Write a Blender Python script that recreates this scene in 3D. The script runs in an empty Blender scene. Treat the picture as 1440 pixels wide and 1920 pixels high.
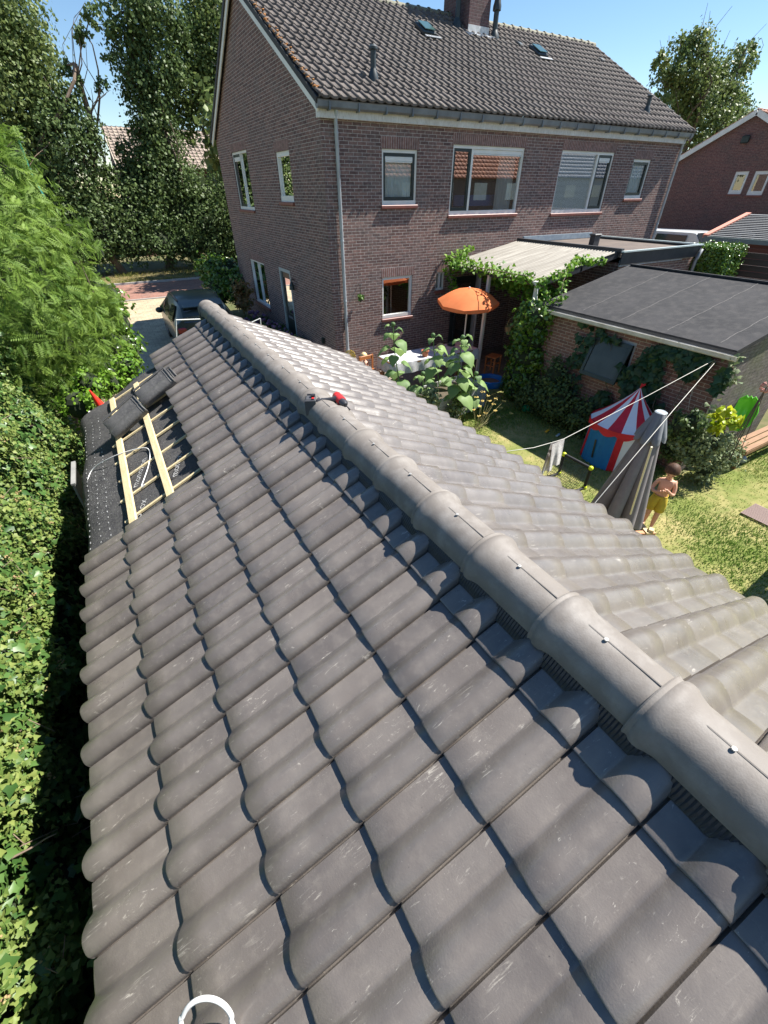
import bpy, math, random
import numpy as np
from mathutils import Vector, Matrix
rnd = random.Random(7)
rng = np.random.default_rng(7)
PI = math.pi
S = bpy.context.scene
COL = S.collection

# ---------------------------------------------------------------- camera
FPX = 792.3                      # focal length in pixels of the 1440 px wide photograph
YAW, PITCH, ROLL = (math.radians(a) for a in (30.06, 37.20, -0.16))
CAMZ = 4.2
def _basis():
    cy, sy, cp, sp = math.cos(YAW), math.sin(YAW), math.cos(PITCH), math.sin(PITCH)
    f = Vector((sy*cp, cy*cp, -sp)); r = Vector((cy, -sy, 0)); u = r.cross(f)
    cr, sr = math.cos(ROLL), math.sin(ROLL)
    return cr*r+sr*u, -sr*r+cr*u, f
R_, U_, F_ = _basis()
cam_d = bpy.data.cameras.new('camera'); cam = bpy.data.objects.new('camera', cam_d); COL.objects.link(cam)
cam.matrix_world = Matrix(((R_.x, U_.x, -F_.x, 0), (R_.y, U_.y, -F_.y, 0), (R_.z, U_.z, -F_.z, CAMZ), (0, 0, 0, 1)))
cam_d.sensor_fit = 'HORIZONTAL'; cam_d.sensor_width = 36; cam_d.lens = FPX/1440*36
cam_d.clip_start = 0.05; cam_d.clip_end = 2000
S.camera = cam
def ray(px, py): return (px-720)/FPX*R_-(py-960)/FPX*U_+F_
def atZ(px, py, z): r = ray(px, py); return Vector((0, 0, CAMZ))+r*((z-CAMZ)/r.z)
def atY(px, py, y): r = ray(px, py); return Vector((0, 0, CAMZ))+r*(y/r.y)
def atX(px, py, x): r = ray(px, py); return Vector((0, 0, CAMZ))+r*(x/r.x)

# ---------------------------------------------------------------- light
SUN_EL, SUN_AZ = math.radians(53.5), math.radians(101)      # azimuth clockwise from +Y
w = bpy.data.worlds.new("World"); S.world = w; w.use_nodes = True
nt = w.node_tree; bg = nt.nodes['Background']
sky = nt.nodes.new('ShaderNodeTexSky'); sky.sky_type = 'NISHITA'; sky.sun_disc = False
sky.sun_elevation = SUN_EL; sky.sun_rotation = SUN_AZ; sky.air_density = 1.0; sky.dust_density = 0.0; sky.ozone_density = 1.6; sky.altitude = 0
hs = nt.nodes.new('ShaderNodeHueSaturation'); hs.inputs['Saturation'].default_value = 1.14; nt.links.new(sky.outputs[0], hs.inputs['Color']); nt.links.new(hs.outputs[0], bg.inputs[0]); bg.inputs[1].default_value = 0.070
sd = bpy.data.lights.new('sun', 'SUN'); sd.energy = 5.0; sd.angle = math.radians(0.5); sd.color = (1.0, 0.955, 0.88)
so = bpy.data.objects.new('sun', sd); COL.objects.link(so)
sdir = Vector((math.sin(SUN_AZ)*math.cos(SUN_EL), math.cos(SUN_AZ)*math.cos(SUN_EL), math.sin(SUN_EL)))
so.rotation_euler = sdir.to_track_quat('Z', 'Y').to_euler(); so.location = (20, 0, 30)
S.view_settings.view_transform = 'Standard'; S.view_settings.look = 'None'
S.view_settings.exposure = 1.25; S.view_settings.gamma = 1
try:
    S.cycles.max_bounces = 6; S.cycles.transparent_max_bounces = 8
except Exception: pass

# ---------------------------------------------------------------- materials
MATS = {}
def mat(name, base=(.5, .5, .5), rough=.6, spec=.5, metal=0, var=None, var2=None, scale=8, detail=5, bump=0, bscale=40, attr=False, coat=0, coord='Object', rvar=0, stretch=(1, 1, 1), trans=0, alpha=1):
    """principled with a noise mix between base/var (and a finer var2), optional per-leaf / per-tile 'rnd' attribute mix"""
    if name in MATS: return MATS[name]
    m = bpy.data.materials.new(name); m.use_nodes = True; MATS[name] = m
    n, l = m.node_tree.nodes, m.node_tree.links
    b = n['Principled BSDF']; b.inputs['Base Color'].default_value = (*base, 1)
    b.inputs['Roughness'].default_value = rough; b.inputs['Metallic'].default_value = metal
    b.inputs['Specular IOR Level'].default_value = spec; b.inputs['Coat Weight'].default_value = coat
    b.inputs['Coat Roughness'].default_value = .08
    tc = n.new('ShaderNodeTexCoord'); mp = n.new('ShaderNodeMapping'); mp.inputs['Scale'].default_value = stretch
    l.new(tc.outputs[coord], mp.inputs[0]); P = mp.outputs[0]
    col = None
    def noise(sc, det=detail, rough_=.6):
        t = n.new('ShaderNodeTexNoise'); t.inputs['Scale'].default_value = sc; t.inputs['Detail'].default_value = det; t.inputs['Roughness'].default_value = rough_
        l.new(P, t.inputs['Vector']); return t.outputs[0]
    def ramp(src, a=.35, c=.65):
        r = n.new('ShaderNodeMapRange'); r.inputs[1].default_value = a; r.inputs[2].default_value = c; l.new(src, r.inputs[0]); return r.outputs[0]
    def mix(fac, a, c):
        x = n.new('ShaderNodeMix'); x.data_type = 'RGBA'; l.new(fac, x.inputs[0])
        for s_, v in ((6, a), (7, c)):
            if hasattr(v, 'is_output') or not isinstance(v, tuple): l.new(v, x.inputs[s_])
            else: x.inputs[s_].default_value = (*v, 1)
        return x.outputs[2]
    cur = base
    if var is not None:
        if attr:
            a = n.new('ShaderNodeAttribute'); a.attribute_name = 'rnd'; cur = mix(a.outputs['Fac'], cur, var)
        else: cur = mix(ramp(noise(scale)), cur, var)
    if var2 is not None: cur = mix(ramp(noise(scale*5.3), .45, .75), cur, var2)
    if not isinstance(cur, tuple): l.new(cur, b.inputs['Base Color'])
    if bump:
        bp = n.new('ShaderNodeBump'); bp.inputs['Strength'].default_value = bump; bp.inputs['Distance'].default_value = .01
        l.new(noise(bscale), bp.inputs['Height']); l.new(bp.outputs[0], b.inputs['Normal'])
    if rvar:
        mr = n.new('ShaderNodeMapRange'); mr.inputs[3].default_value = max(0, rough-rvar); mr.inputs[4].default_value = min(1, rough+rvar)
        l.new(noise(scale*1.7), mr.inputs[0]); l.new(mr.outputs[0], b.inputs['Roughness'])
    if trans:
        t = n.new('ShaderNodeBsdfTranslucent'); ms = n.new('ShaderNodeMixShader'); ms.inputs[0].default_value = trans
        if not isinstance(cur, tuple): l.new(cur, t.inputs[0])
        else: t.inputs[0].default_value = (*cur, 1)
        l.new(b.outputs[0], ms.inputs[1]); l.new(t.outputs[0], ms.inputs[2]); l.new(ms.outputs[0], n['Material Output'].inputs[0])
    if alpha < 1: b.inputs['Alpha'].default_value = alpha
    return m

def brick_mat(name, c1, c2, mortar, bw=.22, bh=.0625, msize=.011, rot=0, dirt=(.12, .10, .09), dirtamt=.5, bias=0, bump=.6):
    m = bpy.data.materials.new(name); m.use_nodes = True; MATS[name] = m
    n, l = m.node_tree.nodes, m.node_tree.links; b = n['Principled BSDF']; b.inputs['Roughness'].default_value = .85; b.inputs['Specular IOR Level'].default_value = .25
    uv = n.new('ShaderNodeTexCoord'); mp = n.new('ShaderNodeMapping'); mp.inputs['Rotation'].default_value = (0, 0, rot); l.new(uv.outputs['UV'], mp.inputs[0])
    t = n.new('ShaderNodeTexBrick'); t.inputs['Scale'].default_value = 1; t.inputs['Brick Width'].default_value = bw; t.inputs['Row Height'].default_value = bh
    t.inputs['Mortar Size'].default_value = msize/2; t.inputs['Mortar Smooth'].default_value = .25; t.inputs['Bias'].default_value = bias
    t.inputs['Color1'].default_value = (*c1, 1); t.inputs['Color2'].default_value = (*c2, 1); t.inputs['Mortar'].default_value = (*mortar, 1)
    l.new(mp.outputs[0], t.inputs[0])
    # slight wobble so that courses are not ruler-straight
    nz = n.new('ShaderNodeTexNoise'); nz.inputs['Scale'].default_value = 1.6; nz.inputs['Detail'].default_value = 3; l.new(uv.outputs['UV'], nz.inputs[0])
    n2 = n.new('ShaderNodeTexNoise'); n2.inputs['Scale'].default_value = 14; n2.inputs['Detail'].default_value = 6; l.new(uv.outputs['UV'], n2.inputs[0])
    mr = n.new('ShaderNodeMapRange'); mr.inputs[1].default_value = .45; mr.inputs[2].default_value = .75; mr.inputs[4].default_value = dirtamt; l.new(nz.outputs[0], mr.inputs[0])
    x = n.new('ShaderNodeMix'); x.data_type = 'RGBA'; l.new(mr.outputs[0], x.inputs[0]); l.new(t.outputs[0], x.inputs[6]); x.inputs[7].default_value = (*dirt, 1)
    mr2 = n.new('ShaderNodeMapRange'); mr2.inputs[1].default_value = .3; mr2.inputs[2].default_value = .7; mr2.inputs[3].default_value = .7; mr2.inputs[4].default_value = 1.25; l.new(n2.outputs[0], mr2.inputs[0])
    mu = n.new('ShaderNodeVectorMath'); mu.operation = 'SCALE'; l.new(x.outputs[2], mu.inputs[0]); l.new(mr2.outputs[0], mu.inputs[3])
    l.new(mu.outputs[0], b.inputs['Base Color'])
    bp = n.new('ShaderNodeBump'); bp.inputs['Strength'].default_value = .6; bp.inputs['Distance'].default_value = .006; bp.invert = True
    l.new(t.outputs[1], bp.inputs['Height']); l.new(bp.outputs[0], b.inputs['Normal'])
    return m

def glass_mat(name, tint=(.9, .95, .93), refl=.18, rough=.01):
    m = bpy.data.materials.new(name); m.use_nodes = True; MATS[name] = m
    n, l = m.node_tree.nodes, m.node_tree.links
    n.remove(n['Principled BSDF'])
    t = n.new('ShaderNodeBsdfTransparent'); t.inputs[0].default_value = (*tint, 1)
    g = n.new('ShaderNodeBsdfGlossy'); g.inputs[1].default_value = rough; g.inputs[0].default_value = (1, 1, 1, 1)
    fr = n.new('ShaderNodeFresnel'); fr.inputs[0].default_value = 1.5
    ad = n.new('ShaderNodeMath'); ad.operation = 'ADD'; ad.inputs[1].default_value = refl; ad.use_clamp = True; l.new(fr.outputs[0], ad.inputs[0])
    ms = n.new('ShaderNodeMixShader'); l.new(ad.outputs[0], ms.inputs[0]); l.new(t.outputs[0], ms.inputs[1]); l.new(g.outputs[0], ms.inputs[2])
    l.new(ms.outputs[0], n['Material Output'].inputs[0]); return m

# ---------------------------------------------------------------- object helpers
def tag(o, label=None, cat=None, group=None, kind=None):
    if label: o['label'] = label
    if cat: o['category'] = cat
    if group: o['group'] = group
    if kind: o['kind'] = kind
    return o
def thing(name, loc, label, cat, group=None, rz=0):
    o = bpy.data.objects.new(name, None); COL.objects.link(o); o.location = loc; o.rotation_euler = (0, 0, rz); o.empty_display_size = .1
    return tag(o, label, cat, group)
def root_of(o):
    while o.parent: o = o.parent
    return o
class MB:
    """collects faces in world (or root-local) coordinates and links them as one mesh object"""
    def __init__(s): s.v = []; s.f = []; s.uv = []; s.r = []; s.mi = []
    def face(s, pts, uv=None, r=0., mi=0):
        b = len(s.v); s.v += [tuple(p) for p in pts]; s.f.append(tuple(range(b, b+len(pts)))); s.uv.append(uv or [(0, 0)]*len(pts)); s.r += [r]*len(pts); s.mi.append(mi); return s
    def quads(s, V, F, r=0., mi=0):
        b = len(s.v); s.v += [tuple(p) for p in V]; s.r += [r]*len(V)
        for f in F: s.f.append(tuple(b+i for i in f)); s.uv.append([(0, 0)]*len(f)); s.mi.append(mi)
        return s
    def box(s, c, d, rot=None, r=0., mi=0, bev=0):
        cx, cy, cz = c; x, y, z = d[0]/2, d[1]/2, d[2]/2
        if bev:
            b_ = min(bev, x*.9, y*.9, z*.9); V = []
            for zz, ins in ((-z, b_), (-z+b_, 0), (z-b_, 0), (z, b_)):
                for px_, py_ in ((-x+ins+b_*.0, -y+ins), (x-ins, -y+ins), (x-ins, y-ins), (-x+ins, y-ins)): V.append(Vector((px_, py_, zz)))
            F = [(3, 2, 1, 0), (12, 13, 14, 15)]
            for k in range(3):
                for i in range(4): F.append((k*4+i, k*4+(i+1) % 4, k*4+4+(i+1) % 4, k*4+4+i))
        else:
            V = [Vector((sx*x, sy*y, sz*z)) for sz in (-1, 1) for sx, sy in ((-1, -1), (1, -1), (1, 1), (-1, 1))]
            F = [(3, 2, 1, 0), (4, 5, 6, 7), (0, 1, 5, 4), (1, 2, 6, 5), (2, 3, 7, 6), (3, 0, 4, 7)]
        if rot is not None:
            M = rot if isinstance(rot, Matrix) else Matrix.Rotation(rot, 3, 'Z')
            V = [M @ v for v in V]
        return s.quads([v+Vector(c) for v in V], F, r, mi)
    def tube(s, pts, rad, n=8, r=0., mi=0, cap=True):
        pts = [Vector(p) for p in pts]
        if not hasattr(rad, '__len__'): rad = [rad]*len(pts)
        V = []; F = []
        ref = None
        for i, p in enumerate(pts):
            d = (pts[min(i+1, len(pts)-1)]-pts[max(i-1, 0)])
            d = d.normalized() if d.length > 1e-9 else Vector((0, 0, 1))
            if ref is None: ref = Vector((0, 0, 1)) if abs(d.z) < .9 else Vector((1, 0, 0))
            a = ref-d*ref.dot(d)
            if a.length < 1e-4: a = Vector((1, 0, 0)).cross(d)
            a.normalize(); ref = a; b = d.cross(a)
            for k in range(n):
                t = 2*PI*k/n; V.append(p+(a*math.cos(t)+b*math.sin(t))*rad[i])
        for i in range(len(pts)-1):
            for k in range(n): F.append((i*n+k, i*n+(k+1) % n, (i+1)*n+(k+1) % n, (i+1)*n+k))
        if cap: F.append(tuple(range(n-1, -1, -1))); F.append(tuple((len(pts)-1)*n+k for k in range(n)))
        return s.quads(V, F, r, mi)
    def lathe(s, c, prof, n=16, axis=None, r=0., mi=0):
        c = Vector(c); V = []; F = []
        Q = Vector((0, 0, 1)).rotation_difference(Vector(axis)).to_matrix() if axis is not None else Matrix.Identity(3)
        for rr, z in prof:
            for k in range(n): V.append(c+Q @ Vector((rr*math.cos(2*PI*k/n), rr*math.sin(2*PI*k/n), z)))
        for i in range(len(prof)-1):
            for k in range(n): F.append((i*n+k, i*n+(k+1) % n, (i+1)*n+(k+1) % n, (i+1)*n+k))
        return s.quads(V, F, r, mi)
    def ball(s, c, rad, n=12, m=8, r=0., mi=0):
        if not hasattr(rad, '__len__'): rad = (rad,)*3
        V = []; F = []
        for i in range(m+1):
            a = PI*i/m
            for k in range(n): V.append((c[0]+rad[0]*math.sin(a)*math.cos(2*PI*k/n), c[1]+rad[1]*math.sin(a)*math.sin(2*PI*k/n), c[2]-rad[2]*math.cos(a)))
        for i in range(m):
            for k in range(n): F.append((i*n+k, i*n+(k+1) % n, (i+1)*n+(k+1) % n, (i+1)*n+k))
        return s.quads(V, F, r, mi)
    def build(s, name, m, parent=None, smooth=False, angle=None, world=True):
        me = bpy.data.meshes.new(name)
        off = root_of(parent).location.copy() if (parent is not None and world) else Vector((0, 0, 0))
        me.from_pydata([(v[0]-off.x, v[1]-off.y, v[2]-off.z) for v in s.v], [], s.f)
        ul = me.uv_layers.new(name='UVMap'); flat = [c for u in s.uv for c in u]
        if len(flat) == len(ul.data): ul.data.foreach_set('uv', [x for c in flat for x in c])
        if any(s.r):
            at = me.attributes.new('rnd', 'FLOAT', 'POINT'); at.data.foreach_set('value', s.r)
        ms = m if isinstance(m, (list, tuple)) else [m]
        for q in ms: me.materials.append(q)
        if len(ms) > 1: me.polygons.foreach_set('material_index', s.mi)
        if smooth: me.polygons.foreach_set('use_smooth', [True]*len(me.polygons))
        me.validate(); me.update()
        if angle:
            try: me.set_sharp_from_angle(angle=math.radians(angle))
            except Exception: pass
        o = bpy.data.objects.new(name, me); COL.objects.link(o)
        if parent is not None: o.parent = parent
        return o

def np_mesh(name, V, F, m, parent=None, rndv=None, smooth=False, uv=None):
    """V (n,3) float, F (m,k) int"""
    off = np.array(root_of(parent).location) if parent is not None else 0
    V = np.asarray(V, np.float32)-off
    me = bpy.data.meshes.new(name); k = F.shape[1]
    me.vertices.add(len(V)); me.vertices.foreach_set('co', V.astype(np.float32).ravel())
    me.loops.add(F.size); me.loops.foreach_set('vertex_index', F.astype(np.int32).ravel())
    me.polygons.add(len(F)); me.polygons.foreach_set('loop_start', np.arange(0, F.size, k, dtype=np.int32))
    me.polygons.foreach_set('loop_total', np.full(len(F), k, np.int32))
    if smooth: me.polygons.foreach_set('use_smooth', np.ones(len(F), bool))
    if uv is not None:
        ul = me.uv_layers.new(name='UVMap'); ul.data.foreach_set('uv', np.asarray(uv, np.float32)[F.ravel()].ravel())
    if rndv is not None:
        at = me.attributes.new('rnd', 'FLOAT', 'POINT'); at.data.foreach_set('value', np.asarray(rndv, np.float32))
    me.update(calc_edges=True); me.validate()
    me.materials.append(m)
    o = bpy.data.objects.new(name, me); COL.objects.link(o)
    if parent is not None: o.parent = parent
    return o

LEAF = {
 'quad': (np.array([(0, 0, 0), (.42, .45, -.1), (0, 1, 0), (-.42, .45, -.1)]), np.array([(0, 1, 2), (0, 2, 3)])),
 'oval': (np.array([(0, 0, 0), (.3, .25, -.06), (.32, .6, -.1), (0, 1, -.08), (-.32, .6, -.1), (-.3, .25, -.06), (0, .5, .04)]), np.array([(0, 1, 6), (1, 2, 6), (2, 3, 6), (3, 4, 6), (4, 5, 6), (5, 0, 6)])),
 'ivy': (np.array([(0, .3, .05), (0, 0, 0), (.3, -.12, -.02), (.55, .22, -.1), (.3, .42, -.02), (.0, 1., -.1), (-.3, .42, -.02), (-.55, .22, -.1), (-.3, -.12, -.02)]), np.array([(0, 1, 2), (0, 2, 3), (0, 3, 4), (0, 4, 5), (0, 5, 6), (0, 6, 7), (0, 7, 8), (0, 8, 1)])),
}
def _frond():
    V = []; F = []
    for i in range(8):
        y = .12+i*.11; L = .30*(1-.35*abs(i-3.5)/3.5); wd = .045
        for s in (-1, 1):
            b = len(V); dz = -.25*(y*y)*.5
            V += [(0, y, dz), (s*L*.5, y+.10, dz+.01), (s*L, y+.12, dz-.03), (s*L*.5, y+.10-wd*2, dz-.0)]
            F += [(b, b+1, b+2), (b, b+2, b+3)]
    return np.array(V), np.array(F)
LEAF['frond'] = _frond()
def unit(a): return a/np.maximum(np.linalg.norm(a, axis=-1, keepdims=True), 1e-9)
def leaves(name, P, N, size, m, parent=None, shape='quad', droop=.3, jit=.7, sv=.35, rv=None, updir=None):
    """one mesh of leaves at P (n,3) whose faces look roughly along N"""
    P = np.asarray(P, float); n = len(P); T, TF = LEAF[shape]
    N = unit(np.asarray(N, float)+rng.normal(0, jit, (n, 3)))
    tip = rng.normal(0, 1, (n, 3)) if updir is None else np.asarray(updir, float)+rng.normal(0, .6, (n, 3))
    tip[:, 2] -= droop
    tip = unit(tip-N*(tip*N).sum(1, keepdims=True)); X = np.cross(tip, N)
    sz = size*(1+rng.uniform(-sv, sv, n)) if not hasattr(size, '__len__') else np.asarray(size)
    V = P[:, None, :]+sz[:, None, None]*(T[None, :, 0:1]*X[:, None, :]+T[None, :, 1:2]*tip[:, None, :]+T[None, :, 2:3]*N[:, None, :])
    F = (TF[None]+np.arange(n)[:, None, None]*len(T)).reshape(-1, 3)
    if rv is None: rv = rng.random(n)
    return np_mesh(name, V.reshape(-1, 3), F, m, parent, rndv=np.repeat(rv, len(T)))
def blobs(bl, n, clump=40, spread=.18, shell=.55):
    """clumped points inside ellipsoids [(cx,cy,cz,rx,ry,rz)], returns P,N"""
    bl = np.array(bl, float); wts = (bl[:, 3]*bl[:, 4]*bl[:, 5])**(2/3); wts /= wts.sum()
    nc = max(1, n//clump); idx = rng.choice(len(bl), nc, p=wts)
    d = unit(rng.normal(0, 1, (nc, 3))); rr = (shell+(1-shell)*rng.random(nc))[:, None]
    C = bl[idx, :3]+d*rr*bl[idx, 3:]
    k = rng.integers(0, nc, n); s = spread*bl[idx[k], 3:].mean(1)
    o = rng.normal(0, 1, (n, 3))*s[:, None]; P = C[k]+o
    N = unit(unit(P-bl[idx[k], :3])*1.0+unit(o)*.8+np.array([0, 0, .5]))
    return P, N, k
# ================================================================ garage roof in the foreground
TW, TL = .2317, .34
AL = math.radians(24.5); CA, SA = math.cos(AL), math.sin(AL)
XE, Y0, ZE, XR = -.736, .698, 2.10, 1.075
XER = 2*XR-XE+.03
def tile_material():
    m = bpy.data.materials.new('concrete_roof_tile'); m.use_nodes = True; MATS['tile'] = m
    n, l = m.node_tree.nodes, m.node_tree.links; b = n['Principled BSDF']
    tc = n.new('ShaderNodeTexCoord'); at = n.new('ShaderNodeAttribute'); at.attribute_name = 'rnd'
    def mapr(src, a, c, d=0., e=1.):
        r = n.new('ShaderNodeMapRange'); r.inputs[1].default_value = a; r.inputs[2].default_value = c; r.inputs[3].default_value = d; r.inputs[4].default_value = e; l.new(src, r.inputs[0]); return r.outputs[0]
    def noise(sc, det, vec, rg=.6, dist=0):
        t = n.new('ShaderNodeTexNoise'); t.inputs['Scale'].default_value = sc; t.inputs['Detail'].default_value = det; t.inputs['Roughness'].default_value = rg; t.inputs['Distortion'].default_value = dist; l.new(vec, t.inputs['Vector']); return t.outputs[0]
    def mapping(scale, rot=(0, 0, 0), src='UV'):
        p = n.new('ShaderNodeMapping'); p.inputs['Scale'].default_value = scale; p.inputs['Rotation'].default_value = rot
        # tile id shifts the pattern so that no two tiles carry the same marks
        l.new(tc.outputs[src], p.inputs[0])
        a = n.new('ShaderNodeVectorMath'); a.operation = 'ADD'; l.new(p.outputs[0], a.inputs[0])
        s = n.new('ShaderNodeVectorMath'); s.operation = 'SCALE'; s.inputs[0].default_value = (37., 91., 13.); l.new(at.outputs['Fac'], s.inputs[3]); l.new(s.outputs[0], a.inputs[1])
        return a.outputs[0]
    def mixc(f, a, c):
        x = n.new('ShaderNodeMix'); x.data_type = 'RGBA'; l.new(f, x.inputs[0])
        for i, v in ((6, a), (7, c)):
            if isinstance(v, tuple): x.inputs[i].default_value = (*v, 1)
            else: l.new(v, x.inputs[i])
        return x.outputs[2]
    def mul(a, c):
        x = n.new('ShaderNodeMath'); x.operation = 'MULTIPLY'; l.new(a, x.inputs[0])
        if isinstance(c, float): x.inputs[1].default_value = c
        else: l.new(c, x.inputs[1])
        return x.outputs[0]
    obj = mapping((1, 1, 1)); along = mapping((14, 2.2, 1))            # UV: x across the tile, y up the slope
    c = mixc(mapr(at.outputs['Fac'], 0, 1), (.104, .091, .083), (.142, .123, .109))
    c = mixc(mapr(noise(3.2, 4, obj),   .4, .65, 0, .5), c, (.205, .182, .162))
    c = mixc(mul(mapr(noise(1.0, 4, along), .5, .75), .4), c, (.098, .088, .083))
    c = mixc(mapr(noise(22, 6, obj), .5, .8, 0, .45), c, (.22, .195, .168))
    # chalky rub marks along the slope and short scratches
    d1 = mapping((64, 8, 1), (0, 0, .22)); mask = mapr(noise(6, 3, obj), .57, .66)
    m1 = mul(mapr(noise(1.0, 6, d1, .75, 1.2), .57, .66), mask)
    d2 = mapping((34, 12, 1), (0, 0, -.7)); m2 = mul(mapr(noise(1.0, 6, d2, .75, 2.5), .60, .66), mapr(noise(8, 2, obj), .56, .62))
    m3 = mapr(noise(210, 2, obj, .5), .73, .79, 0, .8)
    d4 = mapping((26, 3.2, 1), (0, 0, .5)); m4 = mul(mapr(noise(1.0, 6, d4, .75, 1.5), .58, .74, 0, .5), mapr(noise(5, 2, obj), .5, .7))
    mm = n.new('ShaderNodeMath'); mm.operation = 'MAXIMUM'; l.new(m1, mm.inputs[0]); l.new(m2, mm.inputs[1])
    mn = n.new('ShaderNodeMath'); mn.operation = 'MAXIMUM'; l.new(mm.outputs[0], mn.inputs[0]); l.new(m3, mn.inputs[1])
    mo = n.new('ShaderNodeMath'); mo.operation = 'MAXIMUM'; l.new(mn.outputs[0], mo.inputs[0]); l.new(m4, mo.inputs[1])
    c = mixc(mul(mo.outputs[0], .62), c, (.56, .52, .45))
    c = mixc(mapr(noise(130, 2, obj, .4), .24, .2, 0, .6), c, (.03, .027, .025))
    l.new(c, b.inputs['Base Color'])
    l.new(mapr(noise(6, 5, obj), .3, .7, .24, .42), b.inputs['Roughness']); b.inputs['Specular IOR Level'].default_value = .5; b.inputs['Coat Weight'].default_value = .45; b.inputs['Coat Roughness'].default_value = .34
    bp = n.new('ShaderNodeBump'); bp.inputs['Strength'].default_value = .18; bp.inputs['Distance'].default_value = .004
    l.new(noise(160, 4, obj), bp.inputs['Height'])
    b2 = n.new('ShaderNodeBump'); b2.inputs['Strength'].default_value = .5; b2.inputs['Distance'].default_value = .012
    l.new(noise(3.0, 2, obj), b2.inputs['Height']); l.new(bp.outputs[0], b2.inputs['Normal']); l.new(b2.outputs[0], b.inputs['Normal'])
    return m
M_TILE = tile_material()
PT = np.array([0, .02, .05, .09, .14, .19, .24, .30, .36, .42, .47, .515, .55, .585, .64, .74, .86, .945, .97, 1.0])
PH = np.array([.010, .024, .033, .0390, .0450, .0485, .0490, .0460, .0395, .0300, .0195, .0090, .0015, .0005, .0025, .0045, .0045, .0035, -.010, -.013])
def tile_geo(y0, s0, L=.40, smax=None, r=.5, n_across=None, lip=.0235, thick=.013, jit=1.):
    """one tile in (s along slope, y, n normal) coordinates, seam at y0"""
    V = []; F = []; UV = []
    j = [rnd.uniform(-1, 1)*jit for _ in range(4)]
    Ls = L if smax is None else min(L, smax-s0)
    ss = [0, .006, .10, .22, Ls]
    ss = [x for x in ss if x <= Ls]; k = len(PT)
    for i, s in enumerate(ss):
        for t, h in zip(PT, PH):
            dn = lip*(1-s/.40)-(0.004 if i == 0 else 0)+j[0]*.0012+j[1]*.0012*(t-.5)
            V.append((s0+s+j[2]*.0015+j[3]*.003*(t-.5), y0+t*(TW+.004)-.002, h+dn)); UV.append((t*.24, s))
    for i in range(len(ss)-1):
        for q in range(k-1): F.append((i*k+q, i*k+q+1, (i+1)*k+q+1, (i+1)*k+q))
    b = len(V)                                                       # underside edge of the lower end
    for q in range(k): v = V[q]; V.append((v[0]+.001, v[1], v[2]-thick)); UV.append((PT[q]*.24, -.01))
    for q in range(k-1): F.append((b+q, b+q+1, q+1, q))
    c = len(V)                                                       # folded edge of the roll over the next tile
    for i in range(len(ss)): v = V[i*k]; V.append((v[0], v[1]+.002, v[2]-.026)); UV.append((0, ss[i]))
    for i in range(len(ss)-1): F.append((c+i, i*k, (i+1)*k, c+i+1))
    d = len(V)                                                       # upper end rim
    for q in range(k): v = V[(len(ss)-1)*k+q]; V.append((v[0], v[1], v[2]-thick)); UV.append((PT[q]*.24, .4))
    e = (len(ss)-1)*k
    for q in range(k-1): F.append((e+q, e+q+1, d+q+1, d+q))
    return V, F, UV
def left_pt(s, y, nn): return (XE+s*CA-nn*SA, y, ZE+s*SA+nn*CA)
def right_pt(s, y, nn): return (XER-s*CA+nn*SA, y, ZE+s*SA+nn*CA)
def build_slope(name, side, parent, cols, skip, smax):
    AV = []; AF = []; AU = []; AR = []
    for c in cols:
        for row in range(6):
            if skip(row, c): continue
            y0 = Y0+c*TW; V, F, UV = tile_geo(y0, row*TL, smax=smax, lip=.0235 if side == 'L' else .017, jit=1. if side == 'L' else .4)
            r = rnd.random() if side == 'L' else .55+.4*rnd.random(); b = len(AV)  # right slope keeps to paler tones, sun brightness put into the tile colour
            if side == 'L': AV += [left_pt(*v) for v in V]; AF += [tuple(b+i for i in f) for f in F]
            else:
                AV += [right_pt(v[0], (2*y0+TW)-v[1]-.06, v[2]) for v in V]; AF += [tuple(b+i for i in f) for f in F]
            AU += UV; AR += [r]*len(V)
    o = np_mesh(name, np.array(AV), np.array(AF), M_TILE, parent, rndv=AR, smooth=True, uv=AU)
    try: o.data.set_sharp_from_angle(angle=math.radians(38))
    except Exception: pass
    return o
garage = thing('garage', (XR, 2.5, 0), 'long garage whose half finished grey tile roof and rounded ridge fill the foreground', 'garage')
NC0, NC1 = -9, 24
hole = lambda row, c: row < 3 and c >= (10 if row < 2 else 10)
build_slope('tiled_slope', 'L', garage, range(NC0, NC1), hole, 1.93)['label'] = 'shaded slope of dark grey brown roll tiles with a gap showing underlay'
build_slope('tiled_slope', 'R', garage, range(NC0, NC1), lambda r_, c_: False, 1.95)['label'] = 'sunlit slope of roll tiles towards the garden, tinted paler to carry the sun'
# ridge caps
XC = 1.035; RZ = CAMZ-1.252; RR = .117; M_RIDGE = None
def ridge_material():
    m = mat('ridge_tile', (.160, .142, .126), .62, .3, var=(.195, .174, .154), var2=(.25, .23, .21), scale=2.2, bump=.12, bscale=160, rvar=.12)
    return m
M_RIDGE = ridge_material()
M_SCREW = mat('screw_metal', (.42, .41, .39), .5, metal=.3)
EY = 6.52
def ridge_section(prof, mb, th0=-8, th1=188, nseg=30, r=.5):
    V = []; F = []; k = nseg+1
    for y, rr, dz in prof:
        for i in range(k):
            a = math.radians(th0+(th1-th0)*i/nseg); V.append((XC+rr*math.cos(a), y, RZ+dz+rr*math.sin(a)*.98))
    for i in range(len(prof)-1):
        for q in range(nseg): F.append((i*k+q, i*k+q+1, (i+1)*k+q+1, (i+1)*k+q))
    mb.quads(V, F, r)
KN = list(range(-4, 17))
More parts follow.
